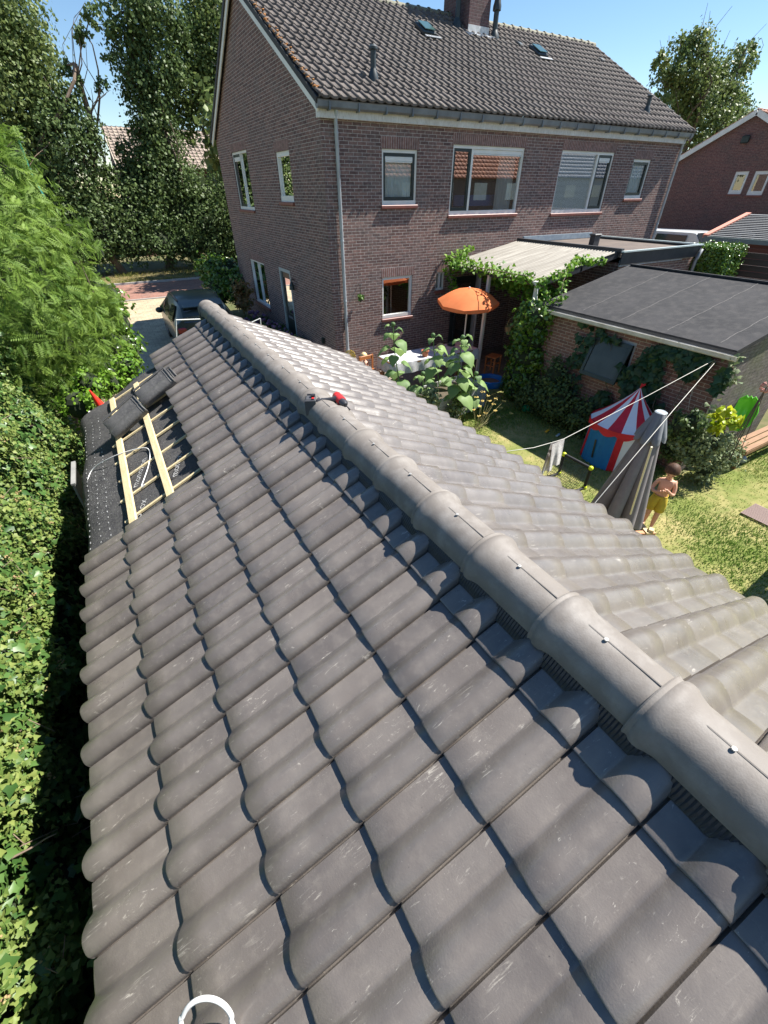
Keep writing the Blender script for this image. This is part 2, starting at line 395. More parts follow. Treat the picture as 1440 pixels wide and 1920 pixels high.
for kk in KN:
    yc = .129+.379*kk
    mb = MB(); rj = rnd.random(); dz = rnd.uniform(-.003, .003)
    y1 = min(yc+.045, EY)
    prof = [(y1, RR+.001, dz), (y1, RR+.011, dz), (y1-.005, RR+.014, dz), (y1-.012, RR+.010, dz), (y1-.018, RR+.010, dz), (y1-.027, RR+.017, dz), (y1-.042, RR+.0195, dz), (y1-.057, RR+.017, dz), (y1-.070, RR+.009, dz), (y1-.088, RR+.003, dz), (y1-.10, RR, dz), (y1-.25, RR-.001, dz), (y1-.43, RR-.004, dz)]
    ridge_section(prof, mb, r=rj)
    # raised strip along the crown
    a0 = math.radians(95)
    ux, uz = math.cos(a0), math.sin(a0)
    c0 = Vector((XC+ux*(RR+.001), y1-.255, RZ+dz+uz*(RR+.001)*.98)); Rm = Matrix.Rotation(math.radians(90)-a0, 3, 'Y')
    mb.tube([c0+Vector((0, .135, 0))-Vector((ux, 0, uz))*.008, c0+Vector((0, .125, 0))-Vector((ux, 0, uz))*.004, c0-Vector((0, .125, 0))-Vector((ux, 0, uz))*.004, c0-Vector((0, .135, 0))-Vector((ux, 0, uz))*.008], .0048, 8, r=rj)
    o = mb.build('ridge_tile', M_RIDGE, garage, smooth=True, angle=35)
    sc = MB(); cs = c0+Vector((ux*.004-.006, .06, uz*.004+.001)); n_ = Vector((ux, 0, uz))
    sc.lathe(cs, [(.0, .0), (.002, .0), (.0025, .0018), (.0062, .0015), (.0066, 0), (.0066, -.004)], 12, axis=n_); sc.build('screw', M_SCREW, o)
# end disc and fascia of the far ridge end
mb = MB(); mb.ball((XC, EY-.055, RZ), (RR+.006, .05, RR+.004), 24, 12); mb.build('ridge_end_cap', M_RIDGE, garage, smooth=True)
# pleated black ventilation strip under the caps
M_BRUSH = mat('black_pleat', (.012, .014, .022), .45, .6)
for side in (-1, 1):
    mb = MB(); y = -1.9; V = []; i = 0
    while y < EY-.08:
        d = .010 if i % 2 else 0
        xi, xo = XC+side*(RR-.035), XC+side*(RR+.018)
        zr_i = RZ+.0; surf = ZE+math.tan(AL)*(XR-RR-.048-XE)
        V += [(xi, y, RZ+.012+d), (xo-side*.012, y, surf+.045+d*.8), (xo, y, surf+.022)]
        y += .0055 if i % 2 else .0075; i += 1
    F = []
    for q in range(len(V)//3-1):
        for p in range(2): F.append((q*3+p, q*3+p+1, q*3+4+p, q*3+3+p))
    mb.quads(V, F); mb.build('ridge_vent_strip', M_BRUSH, garage)
# timber, felt, walls
M_FELT = mat('roofing_felt', (.040, .039, .042), .75, .35, var=(.062, .060, .062), var2=(.10, .098, .09), scale=9, bump=.5, bscale=60)
M_BATTEN = mat('pine_batten', (.62, .50, .28), .6, var=(.70, .60, .38), var2=(.50, .38, .2), scale=6, stretch=(8, 1, 8), bump=.1)
M_WALLB = brick_mat('garage_brick', (.16, .085, .065), (.2, .11, .085), (.3, .27, .24))
mb = MB()
NF = 60; V = []; F = []
fs = [-.34, -.26, -.16, -.08, 0, .12, .24, .36, .5, .65, .8, .95, 1.12]
for i in range(NF+1):
    y = 2.85+(6.12-2.85)*i/NF
    for s in fs:
        nn = -.048+.006*math.sin(y*9+s*7)+.004*math.sin(y*23+s*3)
        s2 = s
        if s < 0:                                                     # hangs over the eave
            nn -= .9*s*s*3+.01*math.sin(y*4)
            s2 = s*(.75+.08*math.sin(y*3.3))
        e = max(0, (y-5.55)/.57); lift = .0
        p = Vector(left_pt(s2, y, nn)); p.y -= .25*e*(1-s)*.5 if s < .9 else 0
        if y > 5.72: p.z += .05*math.sin((y-5.72)/.40*PI)*(.4+.6*math.sin(s*5+1)**2)-.55*max(0, y-5.92)
        V.append(p)
k = len(fs)
for i in range(NF):
    for q in range(k-1): F.append((i*k+q, i*k+q+1, (i+1)*k+q+1, (i+1)*k+q))
mb.quads(V, F); felt = mb.build('underlay_felt', M_FELT, garage, smooth=True)
# printed white dashes along the felt edge, and lettering on it
M_PRINT = mat('felt_print', (.50, .50, .49), .8, var=(.2, .2, .2), scale=60)
mb = MB()
for s, dl in ((-.02, .028), (.07, .022), (.155, .03)):
    y = 3.0
    while y < 5.6:
        if rnd.random() < .9:
            a = [left_pt(s+u, y+v, -.0445+.006*math.sin((y+v)*9+(s+u)*7)+.004*math.sin((y+v)*23+(s+u)*3)) for u, v in ((0, 0), (.009, 0), (.009, dl*rnd.uniform(.6, 1)), (0, dl*.8))]
            mb.face(a)
        y += .082
for _ in range(900):                                                   # sawdust specks
    s = abs(rnd.gauss(.12, .1)) if rnd.random() < .6 else rnd.uniform(0, 1); y = rnd.gauss(3.95, .35) if s < .3 else rnd.uniform(3, 5.5); y = max(2.9, min(5.5, y)); q = rnd.uniform(.002, .005)
    a = [left_pt(s+u, y+v, -.0425+.006*math.sin(y*9+s*7)+.004*math.sin(y*23+s*3)) for u, v in ((0, 0), (q, q*.3), (q, q), (0, q))]
    mb.face(a)
mb.build('felt_markings', M_PRINT, garage)
def surf_text(txt, s, y, size, ang):
    cu = bpy.data.curves.new('txt', 'FONT'); cu.body = txt; cu.size = size; cu.extrude = .0; cu.resolution_u = 2
    to = bpy.data.objects.new('printed_lettering', cu); COL.objects.link(to)
    ax = Vector(left_pt(1, 0, 0))-Vector(left_pt(0, 0, 0)); ay = Vector((0, 1, 0)); az = ax.cross(ay)*-1
    x = ax*math.cos(ang)+ay*math.sin(ang); zz = Vector((-SA, 0, CA)); yv = zz.cross(x)
    M = Matrix((x, yv, zz)).transposed().to_4x4(); M.translation = Vector(left_pt(s, y, -.036))
    bpy.context.view_layer.update()
    dg = bpy.context.evaluated_depsgraph_get(); me = bpy.data.meshes.new_from_object(to.evaluated_get(dg)); bpy.data.objects.remove(to)
    me.transform(M); me.transform(Matrix.Translation(-Vector(garage.location))); me.materials.clear(); me.materials.append(M_PRINT)
    o = bpy.data.objects.new('printed_lettering', me); COL.objects.link(o); o.parent = garage
surf_text('monox', .40, 3.02, .10, 1.15); surf_text('monoxon', .46, 3.55, .10, 1.2); surf_text('monox', .80, 3.3, .10, 1.2); surf_text('mono', .5, 5.2, .10, 1.2)
for s in (1.135*TL, 2.10*TL):                                          # two tiling battens
    y0, y1 = (3.02, 5.76) if s < .5 else (2.90, 5.74)
    mb = MB(); c = Vector(left_pt(s, (y0+y1)/2, -.013)); mb.box(c, (.058, y1-y0, .024), Matrix.Rotation(-AL, 3, 'Y'), bev=.002); mb.build('tiling_batten', M_BATTEN, garage)
for i, (y, s0) in enumerate([(3.16, .9), (3.48, .86), (3.81, .9), (4.17, .86), (4.56, .86), (4.95, .86), (5.36, .86), (5.74, 1.1)]):
    mb = MB(); s1 = 3.35; sm = (s0+s1)/2*TL
    mb.box(left_pt(sm, y, -.0345), ((s1-s0)*TL, .022, .018), Matrix.Rotation(-AL, 3, 'Y'), bev=.002); mb.build('counter_batten', M_BATTEN, garage)
mb = MB()
x0, x1, ya, yb = -.50, 2.68, -1.7, 6.05
for (a, b_) in (((x0, ya), (x1, ya)), ((x1, ya), (x1, yb)), ((x1, yb), (x0, yb)), ((x0, yb), (x0, ya))):
    L = math.hypot(b_[0]-a[0], b_[1]-a[1])
    mb.face([(a[0], a[1], 0), (b_[0], b_[1], 0), (b_[0], b_[1], 2.1), (a[0], a[1], 2.1)], [(0, 0), (L, 0), (L, 2.1), (0, 2.1)])
for y in (ya, yb): mb.face([(x0, y, 2.1), (x1, y, 2.1), (XR, y, 2.82)], [(0, 2.1), (3.2, 2.1), (1.6, 2.8)])
mb.build('brick_wall', M_WALLB, garage)
M_DECK = mat('roof_boarding', (.09, .065, .045), .8, var=(.13, .1, .07))
mb = MB()
for sd in ('L', 'R'):
    f = left_pt if sd == 'L' else right_pt
    for a, b_, nn in ((.02, 1.97, -.085), (.02, 1.97, -.11)):
        mb.face([f(a, -1.7, nn), f(b_, -1.7, nn), f(b_, 6.08, nn), f(a, 6.08, nn)])
mb.build('roof_deck', M_DECK, garage)
mb = MB(); mb.box((XER-.02, 2.2, ZE-.055), (.025, 7.9, .14)); mb.box((XE+.03, .6, ZE-.06), (.025, 4.5, .12)); mb.box((XE+.05, 4.5, ZE-.12), (.02, 3.2, .12)); mb.build('fascia_board', mat('white_fascia', (.55, .55, .53), .5), garage)

# loose tiles lying on the battens
def loose_tile(s, y, nn, tilt, roll, yaw, label):
    p = Vector(left_pt(s, y, nn))
    t = thing('loose_roof_tile', p, label, 'roof tile', 'loose tiles lying on the open roof'); V, F, UV = tile_geo(-TW/2, -.2, L=.40, lip=.0, jit=0)
    # upright tile; the shade of its tilt is put into its dark colour
    base = Matrix((Vector((CA, 0, SA)), Vector((0, 1, 0)), Vector((-SA, 0, CA)))).transposed()
    M = base @ Matrix.Rotation(yaw, 3, 'Z') @ Matrix.Rotation(tilt, 3, 'Y') @ Matrix.Rotation(roll, 3, 'X')
    W = [M @ Vector((v[0], v[1], v[2]))+p for v in V]
    mb = MB(); mb.quads(W, F, .3); W2 = [M @ Vector((v[0], v[1], v[2]-.012))+p for v in V]; mb.quads(W2, F, .3)
    ob = mb.build('tile_body', M_TILESHADE, t, smooth=True, angle=40)
    r = MB()
    r.tube([M @ Vector((.196, PT[i]*TW-TW/2, PH[i]+.002))+p for i in range(len(PT))], .008, 6)
    r.tube([M @ Vector((.165, PT[i]*TW-TW/2, PH[i]+.001))+p for i in range(1, len(PT))], .004, 6)
    r.tube([M @ Vector((x, TW/2+.004, .006))+p for x in (-.19, 0, .2)], .007, 6)
    r.tube([M @ Vector((x, TW/2+.02, .002))+p for x in (-.19, 0, .2)], .005, 6)
    r.build('rib', M_TILESHADE, t)
M_TILESHADE = mat('shaded_tile', (.075, .073, .072), .5, .4, var=(.10, .097, .093), var2=(.13, .125, .12), scale=7, bump=.3)
loose_tile(.57, 4.66, .10, -.10, .62, .08, 'loose shade-toned tile nearest the eave, tilted across the lower batten')
loose_tile(.95, 4.90, .10, -.06, .50, .05, 'loose shade-toned tile at the top of the gap, its ribbed end against the finished rows')
loose_tile(.99, 5.06, .05, -.05, .30, .07, 'loose shade-toned tile half hidden beneath the one at the top of the gap')
# white cable on the felt, coil of black wire
M_WHITE = mat('white_plastic', (.75, .75, .73), .4)
def cable(name, pts, rad, m, label, cat):
    P = [Vector(p) for p in pts]; out = []
    for i in range(len(P)-1):
        p0, p1, p2, p3 = P[max(i-1, 0)], P[i], P[i+1], P[min(i+2, len(P)-1)]
        for t in np.linspace(0, 1, 8, endpoint=False):
            out.append(.5*((2*p1)+(-p0+p2)*t+(2*p0-5*p1+4*p2-p3)*t*t+(-p0+3*p1-3*p2+p3)*t**3))
    out.append(P[-1]); mb = MB(); mb.tube(out, rad, 8)
    o = mb.build(name, m, None, smooth=True); return tag(o, label, cat)
cable('white_cable', [left_pt(-.10, 4.0, -.10), left_pt(.03, 4.36, -.035), left_pt(.3, 4.25, .01), left_pt(.55, 4.14, -.02), left_pt(.64, 4.0, -.03), left_pt(.6, 3.75, -.03), left_pt(.49, 3.5, -.035), left_pt(.53, 3.47, -.02)], .0045, M_WHITE, 'thin white cable looping over the felt and batten', 'cable')
P = [left_pt(.51+.035*math.cos(a), 5.13+.06*math.sin(a), -.02+.003*a/2) for a in np.linspace(0, 8*PI, 40)]
cable('wire_coil', P, .004, mat('black_rubber', (.02, .02, .02), .4), 'small coil of black wire behind the tilted tile', 'wire')
# white hose loop near the camera
pa = Vector(atZ(340, 1925, ZE+.30)); pb = Vector(atZ(438, 1925, ZE+.28)); pt = Vector(atZ(388, 1872, ZE+.36))
cable('white_hose', [pa+Vector((-.02, -.10, -.14))]+[(pa+pb)/2+(pa-pb)/2*math.cos(t)+(pt-(pa+pb)/2)*math.sin(t) for t in np.linspace(0, PI, 9)]+[pb+Vector((.02, -.10, -.14))], .0068, M_WHITE, 'white hose arching up from the tiles at the bottom edge', 'hose')
# red plastic cone beyond the felt
mb = MB(); c = Vector(left_pt(.18, 5.98, -.12))
mb.lathe(c, [(.0, .26), (.008, .26), (.055, .03), (.06, 0), (.055, 0)], 18, axis=(-.25, .1, 1)); tag(mb.build('plastic_cone', mat('red_plastic', (.75, .03, .012), .35), None, smooth=True, angle=40), 'bright red cone standing at the far corner of the felt', 'cone')
mb = MB(); p = atX(155, 850, -.93); mb.box((-.95, 5.0, 1.55), (.02, .5, .5)); mb.box((-.94, 5.0, 1.81), (.04, .52, .02)); tag(mb.build('plywood_sheet', mat('grey_board', (.2, .2, .2), .6, var=(.27, .27, .26)), None), 'grey sheet of board between the ivy and the felt', 'board')
# cordless drill on the ridge
cr = Vector((1.0, 2.84, 3.02))
dr = thing('cordless_drill', cr, 'red and black cordless drill lying on its side on the ridge caps', 'drill')
def drill():
    M_DK = mat('drill_black', (.02, .02, .022), .4, var=(.04, .04, .045)); M_RD = mat('drill_red', (.62, .03, .03), .35); M_GR = mat('battery_grey', (.06, .06, .065), .4, var=(.1, .1, .1))
    A = atZ(583, 757, 3.03); B = atZ(645, 742, 3.08)
    d = (B-A).normalized(); ax = Vector((d.x, d.y, 0)).normalized(); side = Vector((-ax.y, ax.x, 0)); up = Vector((0, 0, 1))
    Mx = Matrix((ax, side, up)).transposed()
    b0 = A+Vector((0, 0, -.015))
    mb = MB(); mb.box(b0, (.075, .085, .125), Mx, bev=.012); mb.build('battery', M_GR, dr, smooth=True, angle=30)
    mb = MB(); mb.box(b0+up*.064+ax*.02, (.016, .07, .005), Mx); mb.build('battery_stripe', M_RD, dr)
    mb = MB(); mb.box(b0+up*.055-ax*.0+side*.052, (.05, .012, .02), Mx, bev=.002); mb.box(b0+up*.075+ax*.02, (.03, .03, .012), Mx, bev=.002); mb.build('belt_clip', M_DK, dr)
    h0 = b0+ax*.05+up*.03; h1 = h0+ax*.13+up*.01
    mb = MB(); mb.tube([h0, h0.lerp(h1, .3), h0.lerp(h1, .7), h1], [.026, .019, .019, .026], 12); mb.build('handle', M_DK, dr, smooth=True, angle=50)
    c = h1+ax*.02; hd = (-side*.9+ax*.35).normalized()
    mb = MB(); mb.tube([c-hd*.075, c-hd*.065, c-hd*.02, c+hd*.045, c+hd*.05], [.018, .031, .034, .033, .026], 16); mb.build('motor_housing', M_RD, dr, smooth=True, angle=50)
    mb = MB(); mb.tube([c+hd*.05, c+hd*.055, c+hd*.085, c+hd*.11], [.027, .028, .027, .014], 16); mb.build('chuck', M_DK, dr, smooth=True, angle=50)
    mb = MB(); mb.tube([c+hd*.11, c+hd*.19], .004, 6); mb.build('drill_bit', M_DK, dr)
drill()
# ================================================================ ground
G = 0
M_SOIL = mat('soil_grass', (.10, .11, .045), .95, .2, var=(.16, .13, .07), var2=(.07, .09, .03), scale=.6, bump=.3)
M_LAWN = mat('lawn_base', (.14, .17, .04), .95, .2, var=(.32, .27, .12), var2=(.10, .14, .03), scale=1.1, bump=.5, bscale=30)
def sheet(name, pts, z, m, kind='structure', uvs=1):
    mb = MB(); mb.face([(x, y, z) for x, y in pts], [(x*uvs, y*uvs) for x, y in pts]); return tag(mb.build(name, m), kind=kind)
sheet('ground', [(-400, -400), (400, -400), (400, 400), (-400, 400)], 0, M_SOIL)
sheet('lawn', [(2.9, -3), (12, -3), (12, 3.0), (8.1, 3.0), (8.1, 8.2), (2.9, 7.4)], .004, M_LAWN)
M_PAVE = brick_mat('patio_paving', (.20, .16, .13), (.27, .22, .17), (.12, .10, .08), .42, .42, .012)
M_PAVY = brick_mat('driveway_paving', (.40, .32, .21), (.46, .37, .25), (.24, .19, .13), .30, .30, .014)
M_ROAD = brick_mat('road_bricks', (.24, .12, .09), (.32, .17, .13), (.17, .13, .10), .2, .1, .008)
sheet('patio', [(3.2, 7.6), (8.1, 8.2), (11, 8.2), (11, 10.82), (3.2, 10.82)], .008, M_PAVE)
sheet('driveway', [(-1.5, 12), (4.2, 12), (4.2, 25.6), (-1.5, 25.6)], .004, M_PAVY)
sheet('road', [(-60, 25.6), (60, 25.6), (60, 30.6), (-60, 30.6)], .004, M_ROAD)
M_VERGE = mat('dry_verge', (.20, .15, .07), .95, .2, var=(.10, .10, .04), scale=1.5, bump=.6, bscale=18)
sheet('verge', [(-60, 30.7), (60, 30.7), (60, 36), (-60, 36)], .05, M_VERGE)
mb = MB(); mb.box((0, 30.65, .04), (120, .12, .12)); mb.box((0, 25.55, .02), (120, .1, .06)); tag(mb.build('kerb', mat('kerb_concrete', (.32, .31, .29), .8, var=(.4, .38, .35))), kind='structure')

# ================================================================ semi-detached house
K = 1.08
FY, GX, HX1, HY1 = 10.8, 4.78, 17.46, 19.95
M_BRK = brick_mat('house_brick', (.235, .138, .118), (.130, .080, .074), (.42, .385, .35), bias=.05, dirtamt=.4, dirt=(.20, .175, .165))
M_BRKS = brick_mat('soldier_brick', (.25, .135, .115), (.18, .10, .09), (.42, .39, .36), .0625, .21, .011)
M_WHITE_P = mat('white_paint', (.74, .74, .71), .45, var=(.66, .66, .62), scale=3)
M_GREYW = mat('grey_green_paint', (.33, .40, .40), .5)
M_DKSASH = mat('dark_sash', (.018, .028, .026), .35)
M_SILL = mat('red_sill_tile', (.23, .075, .055), .5, var=(.17, .06, .05), scale=9)
M_GLASS = glass_mat('window_glass', refl=.10)
M_GLASS2 = glass_mat('window_glass_bright', refl=.30)
M_CURT = mat('net_curtain', (.92, .93, .95), .9, var=(.76, .79, .84), scale=14, stretch=(6, 6, .3), trans=.2)
M_CURTG = mat('green_curtain', (.30, .38, .33), .9, var=(.16, .22, .19), scale=10, stretch=(9, 9, .3))
M_DARKIN = mat('dark_interior', (.02, .02, .022), .9)
M_ZINC = mat('zinc', (.15, .165, .185), .5, metal=.4, var=(.22, .24, .26), scale=3, bump=.05)
def clip_poly(poly, lines):
    for a, b, c in lines:                                             # keep a*u+b*v+c >= 0
        out = []
        for i in range(len(poly)):
            p, q = poly[i], poly[(i+1) % len(poly)]; dp, dq = a*p[0]+b*p[1]+c, a*q[0]+b*q[1]+c
            if dp >= 0: out.append(p)
            if dp*dq < 0: t = dp/(dp-dq); out.append((p[0]+(q[0]-p[0])*t, p[1]+(q[1]-p[1])*t))
        poly = out
        if len(poly) < 3: return []
    return poly
def wall_grid(mb, P, U, Vv, u0, u1, v0, v1, holes, depth, N, clip=()):
    """rectangular wall with rectangular holes; P origin, U/V unit vectors, N inward direction; reveals of given depth"""
    us = sorted({u0, u1, *[h[0] for h in holes], *[h[1] for h in holes]}); vs = sorted({v0, v1, *[h[2] for h in holes], *[h[3] for h in holes]})
    for a, b in zip(us, us[1:]):
        for c, d in zip(vs, vs[1:]):
            if any(h[0]-1e-6 <= a and b <= h[1]+1e-6 and h[2]-1e-6 <= c and d <= h[3]+1e-6 for h in holes): continue
            pl_ = clip_poly([(a, c), (b, c), (b, d), (a, d)], clip)
            if pl_: mb.face([P+U*x+Vv*y for x, y in pl_], pl_)
    for h in holes:
        a, b, c, d = h; q = [(a, c), (b, c), (b, d), (a, d)]
        for (x, y), (x2, y2) in zip(q, q[1:]+q[:1]):
            mb.face([P+U*x+Vv*y, P+U*x+Vv*y+N*depth, P+U*x2+Vv*y2+N*depth, P+U*x2+Vv*y2], [(x, y), (x+depth, y), (x2+depth, y2), (x2, y2)])
Z3 = Vector((0, 0, 1))
house = thing('semi_detached_house', (GX+3, FY+3, 0), 'two storey purple brick house with dark tiled gable roof and white framed windows', 'house')
def window(root, P, U, N, u0, u1, v0, v1, lights, glass, sill=True, lintel=True, frame=M_WHITE_P, fw=.065, back=None, blind=None, jitter=0, label=None):
    """window set in a wall; lights = [(frac0, frac1, sash material or None, vent)]"""
    IN = N*.07; mb = MB()
    Mx = Matrix((U, N, Z3)).transposed()
    def bx(mb_, a, b, c, d, n0, n1, bev=0): mb_.box(P+U*(a+b)/2+Z3*(c+d)/2+N*(n0+n1)/2, (b-a, n1-n0, d-c), Mx, bev=bev)
    bx(mb, u0, u1, v0, v0+fw*1.3, .02, .12); bx(mb, u0, u1, v1-fw, v1, .03, .12); bx(mb, u0, u0+fw*.8, v0+fw*1.3, v1-fw, .031, .12); bx(mb, u1-fw*.8, u1, v0+fw*1.3, v1-fw, .031, .12)
    W = u1-u0
    for f0, f1, sm, vent in lights[:-1]: bx(mb, u0+W*f1-.03, u0+W*f1+.03, v0+fw*1.3, v1-fw, .035, .12)
    fr = mb.build('window', frame, root)
    if label: fr['label'] = label
    for f0, f1, sm, vent in lights:
        a = u0+fw*.8 if f0 == 0 else u0+W*f0+.03; b = u1-fw*.8 if f1 == 1 else u0+W*f1-.03; c, d = v0+fw*1.3, v1-fw; s = 0
        if sm:
            s = .06; q = MB(); bx(q, a, b, c, c+s*1.2, .045, .1); bx(q, a, b, d-s, d, .045, .1); bx(q, a, a+s, c+s*1.2, d-s, .046, .1); bx(q, b-s, b, c+s*1.2, d-s, .046, .1); q.build('sash', sm, fr)
            a += s; b -= s; c += s*1.2; d -= s
        if vent: q = MB(); bx(q, a, b, d-.09, d, .05, .09, bev=.01); bx(q, a+.01, b-.01, d-.11, d-.09, .045, .09); q.build('vent_strip', frame, fr); d -= .11
        q = MB(); q.face([P+U*a+Z3*c+N*.075, P+U*b+Z3*c+N*.075, P+U*b+Z3*d+N*.075, P+U*a+Z3*d+N*.075]); q.build('pane', glass, fr)
    if back is not None:
        q = MB(); n = int(W/.02); V = []; nn = max(6, n)
        for i in range(nn+1):
            u = u0+.04+(W-.08)*i/nn; o = .135+.012*math.sin(i*1.1)+.008*math.sin(i*.37+1)
            V += [P+U*u+Z3*(v0+.03)+N*o, P+U*u+Z3*(v1-.02)+N*o]
        q.quads(V, [(2*i, 2*i+2, 2*i+3, 2*i+1) for i in range(nn)]); q.build('curtain', back, fr, smooth=True)
    q = MB(); V = [P+U*a+Z3*c+N*dn for dn in (.125, 1.6) for a, c in ((u0, v0), (u1, v0), (u1, v1), (u0, v1))]
    q.quads(V, [(4, 5, 6, 7), (0, 4, 5, 1), (1, 5, 6, 2), (2, 6, 7, 3), (3, 7, 4, 0)][:5]); q.build('room', M_DARKIN, fr)
    if sill:
        q = MB(); bx(q, u0-.03, u1+.03, v0-.075, v0-.0, -.05, .06, bev=.012); q.build('sill', M_SILL, fr)
    if lintel:
        q = MB(); a, b, c, d = u0-.03, u1+.03, v1, v1+.215
        q.face([P+U*a+Z3*c-N*.003, P+U*b+Z3*c-N*.003, P+U*b+Z3*d-N*.003, P+U*a+Z3*d-N*.003], [(a, c+.005-v1), (b, c+.005-v1), (b, d-v1-.005), (a, d-v1-.005)])
        q.face([P+U*a+Z3*c-N*.003, P+U*a+Z3*c+N*.05, P+U*b+Z3*c+N*.05, P+U*b+Z3*c-N*.003]); q.build('lintel', M_BRKS, fr)
    return fr
PF = Vector((0, FY, 0)); UX = Vector((1, 0, 0)); NIN = Vector((0, 1, 0))
WB = [(6.22, 7.19, 3.935, 4.965), (8.22, 10.59, 3.70, 5.10), (12.0, 14.25, 3.665, 5.10), (15.22, 16.09, 3.99, 4.975), (6.22, 7.16, 1.40, 2.405), (7.95, 8.23, 1.955, 2.41)]
DOORB = (8.55, 9.45, .1, 2.25)
ZT = 5.62
mb = MB(); wall_grid(mb, PF, UX, Z3, GX, HX1, 0, ZT, WB+[DOORB], .09, NIN)
PG = Vector((GX, 0, 0)); UY = Vector((0, 1, 0)); NG = Vector((1, 0, 0))
WG = [(16.45, 18.2, 3.72, 5.21), (12.83, 13.86, 3.98, 5.01), (16.38, 18.1, .82, 2.24), (13.83, 14.83, .06, 2.32)]
wall_grid(mb, PG, UY, Z3, FY, HY1, 0, ZT, WG, .09, NG)
YM = (FY+HY1)/2; ZR = 8.33
mb.face([(GX, FY, ZT), (GX, HY1, ZT), (GX, YM, ZR-.16)], [(FY, ZT), (HY1, ZT), (YM, ZR-.16)])
mb.face([(HX1, FY, 0), (HX1, HY1, 0), (HX1, HY1, ZT), (HX1, YM, ZR-.16), (HX1, FY, ZT)], [(FY, 0), (HY1, 0), (HY1, ZT), (YM, ZR), (FY, ZT)])
mb.face([(GX, HY1, 0), (HX1, HY1, 0), (HX1, HY1, ZT), (GX, HY1, ZT)], [(GX, 0), (HX1, 0), (HX1, ZT), (GX, ZT)])
mb.build('brick_wall', M_BRK, house)
window(house, PF, UX, NIN, *WB[0], [(0, 1, M_DKSASH, True)], M_GLASS, back=M_CURT)
window(house, PF, UX, NIN, *WB[1], [(0, .27, M_DKSASH, False), (.27, 1, None, True)], M_GLASS2)
window(house, PF, UX, NIN, *WB[2], [(0, .70, None, False), (.70, 1, M_DKSASH, True)], M_GLASS2, back=None)
window(house, PF, UX, NIN, *WB[3], [(0, 1, M_DKSASH, False)], M_GLASS, back=M_CURT)
window(house, PF, UX, NIN, *WB[4], [(0, 1, None, False)], M_GLASS2)
window(house, PF, UX, NIN, *WB[5], [(0, .5, None, False), (.5, 1, None, False)], M_GLASS, fw=.04)
# things seen behind the panes
mb = MB(); V = []
for i in range(41):
    u = 9.95+.55*i/40; o = .25+.035*math.sin(i*.9); V += [(u, FY+o, 3.75), (u, FY+o, 5.0)]
mb.quads(V, [(2*i, 2*i+2, 2*i+3, 2*i+1) for i in range(40)]); mb.build('curtain', M_CURT, house, smooth=True)
mb = MB(); mb.box((9.45, FY+.45, 3.98), (1.5, .04, .22)); mb.box((9.45, FY+.43, 4.10), (1.5, .05, .03)); mb.build('bed_board', mat('blue_board', (.02, .10, .35), .5), house)
mb = MB()
for i in range(46): mb.box((12.84, FY+.13, 3.78+i*.028), (1.5, .012, .014), Matrix.Rotation(.5, 3, 'X'))
mb.build('venetian_blind', mat('blind_slat', (.85, .88, .92), .6), house)
PGm = PG
window(house, PG, UY, NG, *WG[0], [(0, .5, None, False), (.5, 1, M_DKSASH, True)], M_GLASS2, fw=.06)
window(house, PG, UY, NG, *WG[1], [(0, 1, None, False)], M_GLASS, back=M_CURTG, fw=.1)
window(house, PG, UY, NG, *WG[2], [(0, .5, None, False), (.5, 1, None, False)], M_GLASS2, fw=.05)
# side door
def door(root, P, U, N, u0, u1, v0, v1, fm, leafm, glassfrac=(.45, .92)):
    Mx = Matrix((U, N, Z3)).transposed()
    def bx(q, a, b, c, d, n0, n1, bev=0): q.box(P+U*(a+b)/2+Z3*(c+d)/2+N*(n0+n1)/2, (b-a, n1-n0, d-c), Mx, bev=bev)
    q = MB(); bx(q, u0, u1, v1-.09, v1, .0, .1); bx(q, u0, u0+.09, v0, v1-.09, .001, .1); bx(q, u1-.09, u1, v0, v1-.09, .001, .1); fr = q.build('door_frame', fm, root)
    a, b, c, d = u0+.09, u1-.09, v0, v1-.09; H = d-c; g0, g1 = c+H*glassfrac[0], c+H*glassfrac[1]
    q = MB(); bx(q, a, b, c, g0, .05, .09); bx(q, a, b, g1, d, .05, .09); bx(q, a, a+.1, g0, g1, .05, .09); bx(q, b-.1, b, g0, g1, .05, .09); bx(q, a+.12, b-.12, c+.15, g0-.2, .04, .05, bev=.005); dl = q.build('door', leafm, root)
    q = MB(); q.face([P+U*(a+.1)+Z3*g0+N*.07, P+U*(b-.1)+Z3*g0+N*.07, P+U*(b-.1)+Z3*g1+N*.07, P+U*(a+.1)+Z3*g1+N*.07]); q.build('pane', M_GLASS2, dl)
    q = MB(); bx(q, a+.2, b-.2, g0-.14, g0-.08, .03, .05); bx(q, b-.07, b-.03, g0-.03, g0+.15, .01, .05); q.build('handle', M_ZINC, dl)
    q = MB(); V = [P+U*x+Z3*y+N*dn for dn in (.11, 1.4) for x, y in ((u0, v0), (u1, v0), (u1, v1), (u0, v1))]; q.quads(V, [(4, 5, 6, 7), (0, 4, 5, 1), (1, 5, 6, 2), (2, 6, 7, 3), (3, 7, 4, 0)]); q.build('hallway', M_DARKIN, dl)
door(house, PG, UY, NG, *WG[3], M_GREYW, M_DKSASH)
door(house, PF, UX, NIN, *DOORB, M_DKSASH, M_DKSASH, (.1, .95))
mb = MB(); mb.tube([(GX, 13.45, 2.12), (GX-.10, 13.45, 2.16), (GX-.12, 13.45, 2.1)], .012, 6); mb.lathe((GX-.12, 13.45, 1.88), [(.085, 0), (.07, .1), (.035, .2), (.0, .22)], 12); mb.build('wall_lamp', M_DKSASH, house)
mb = MB(); mb.box((GX-.03, 11.6, .85), (.06, .12, .16), bev=.01); mb.build('meter_box', M_DKSASH, house)
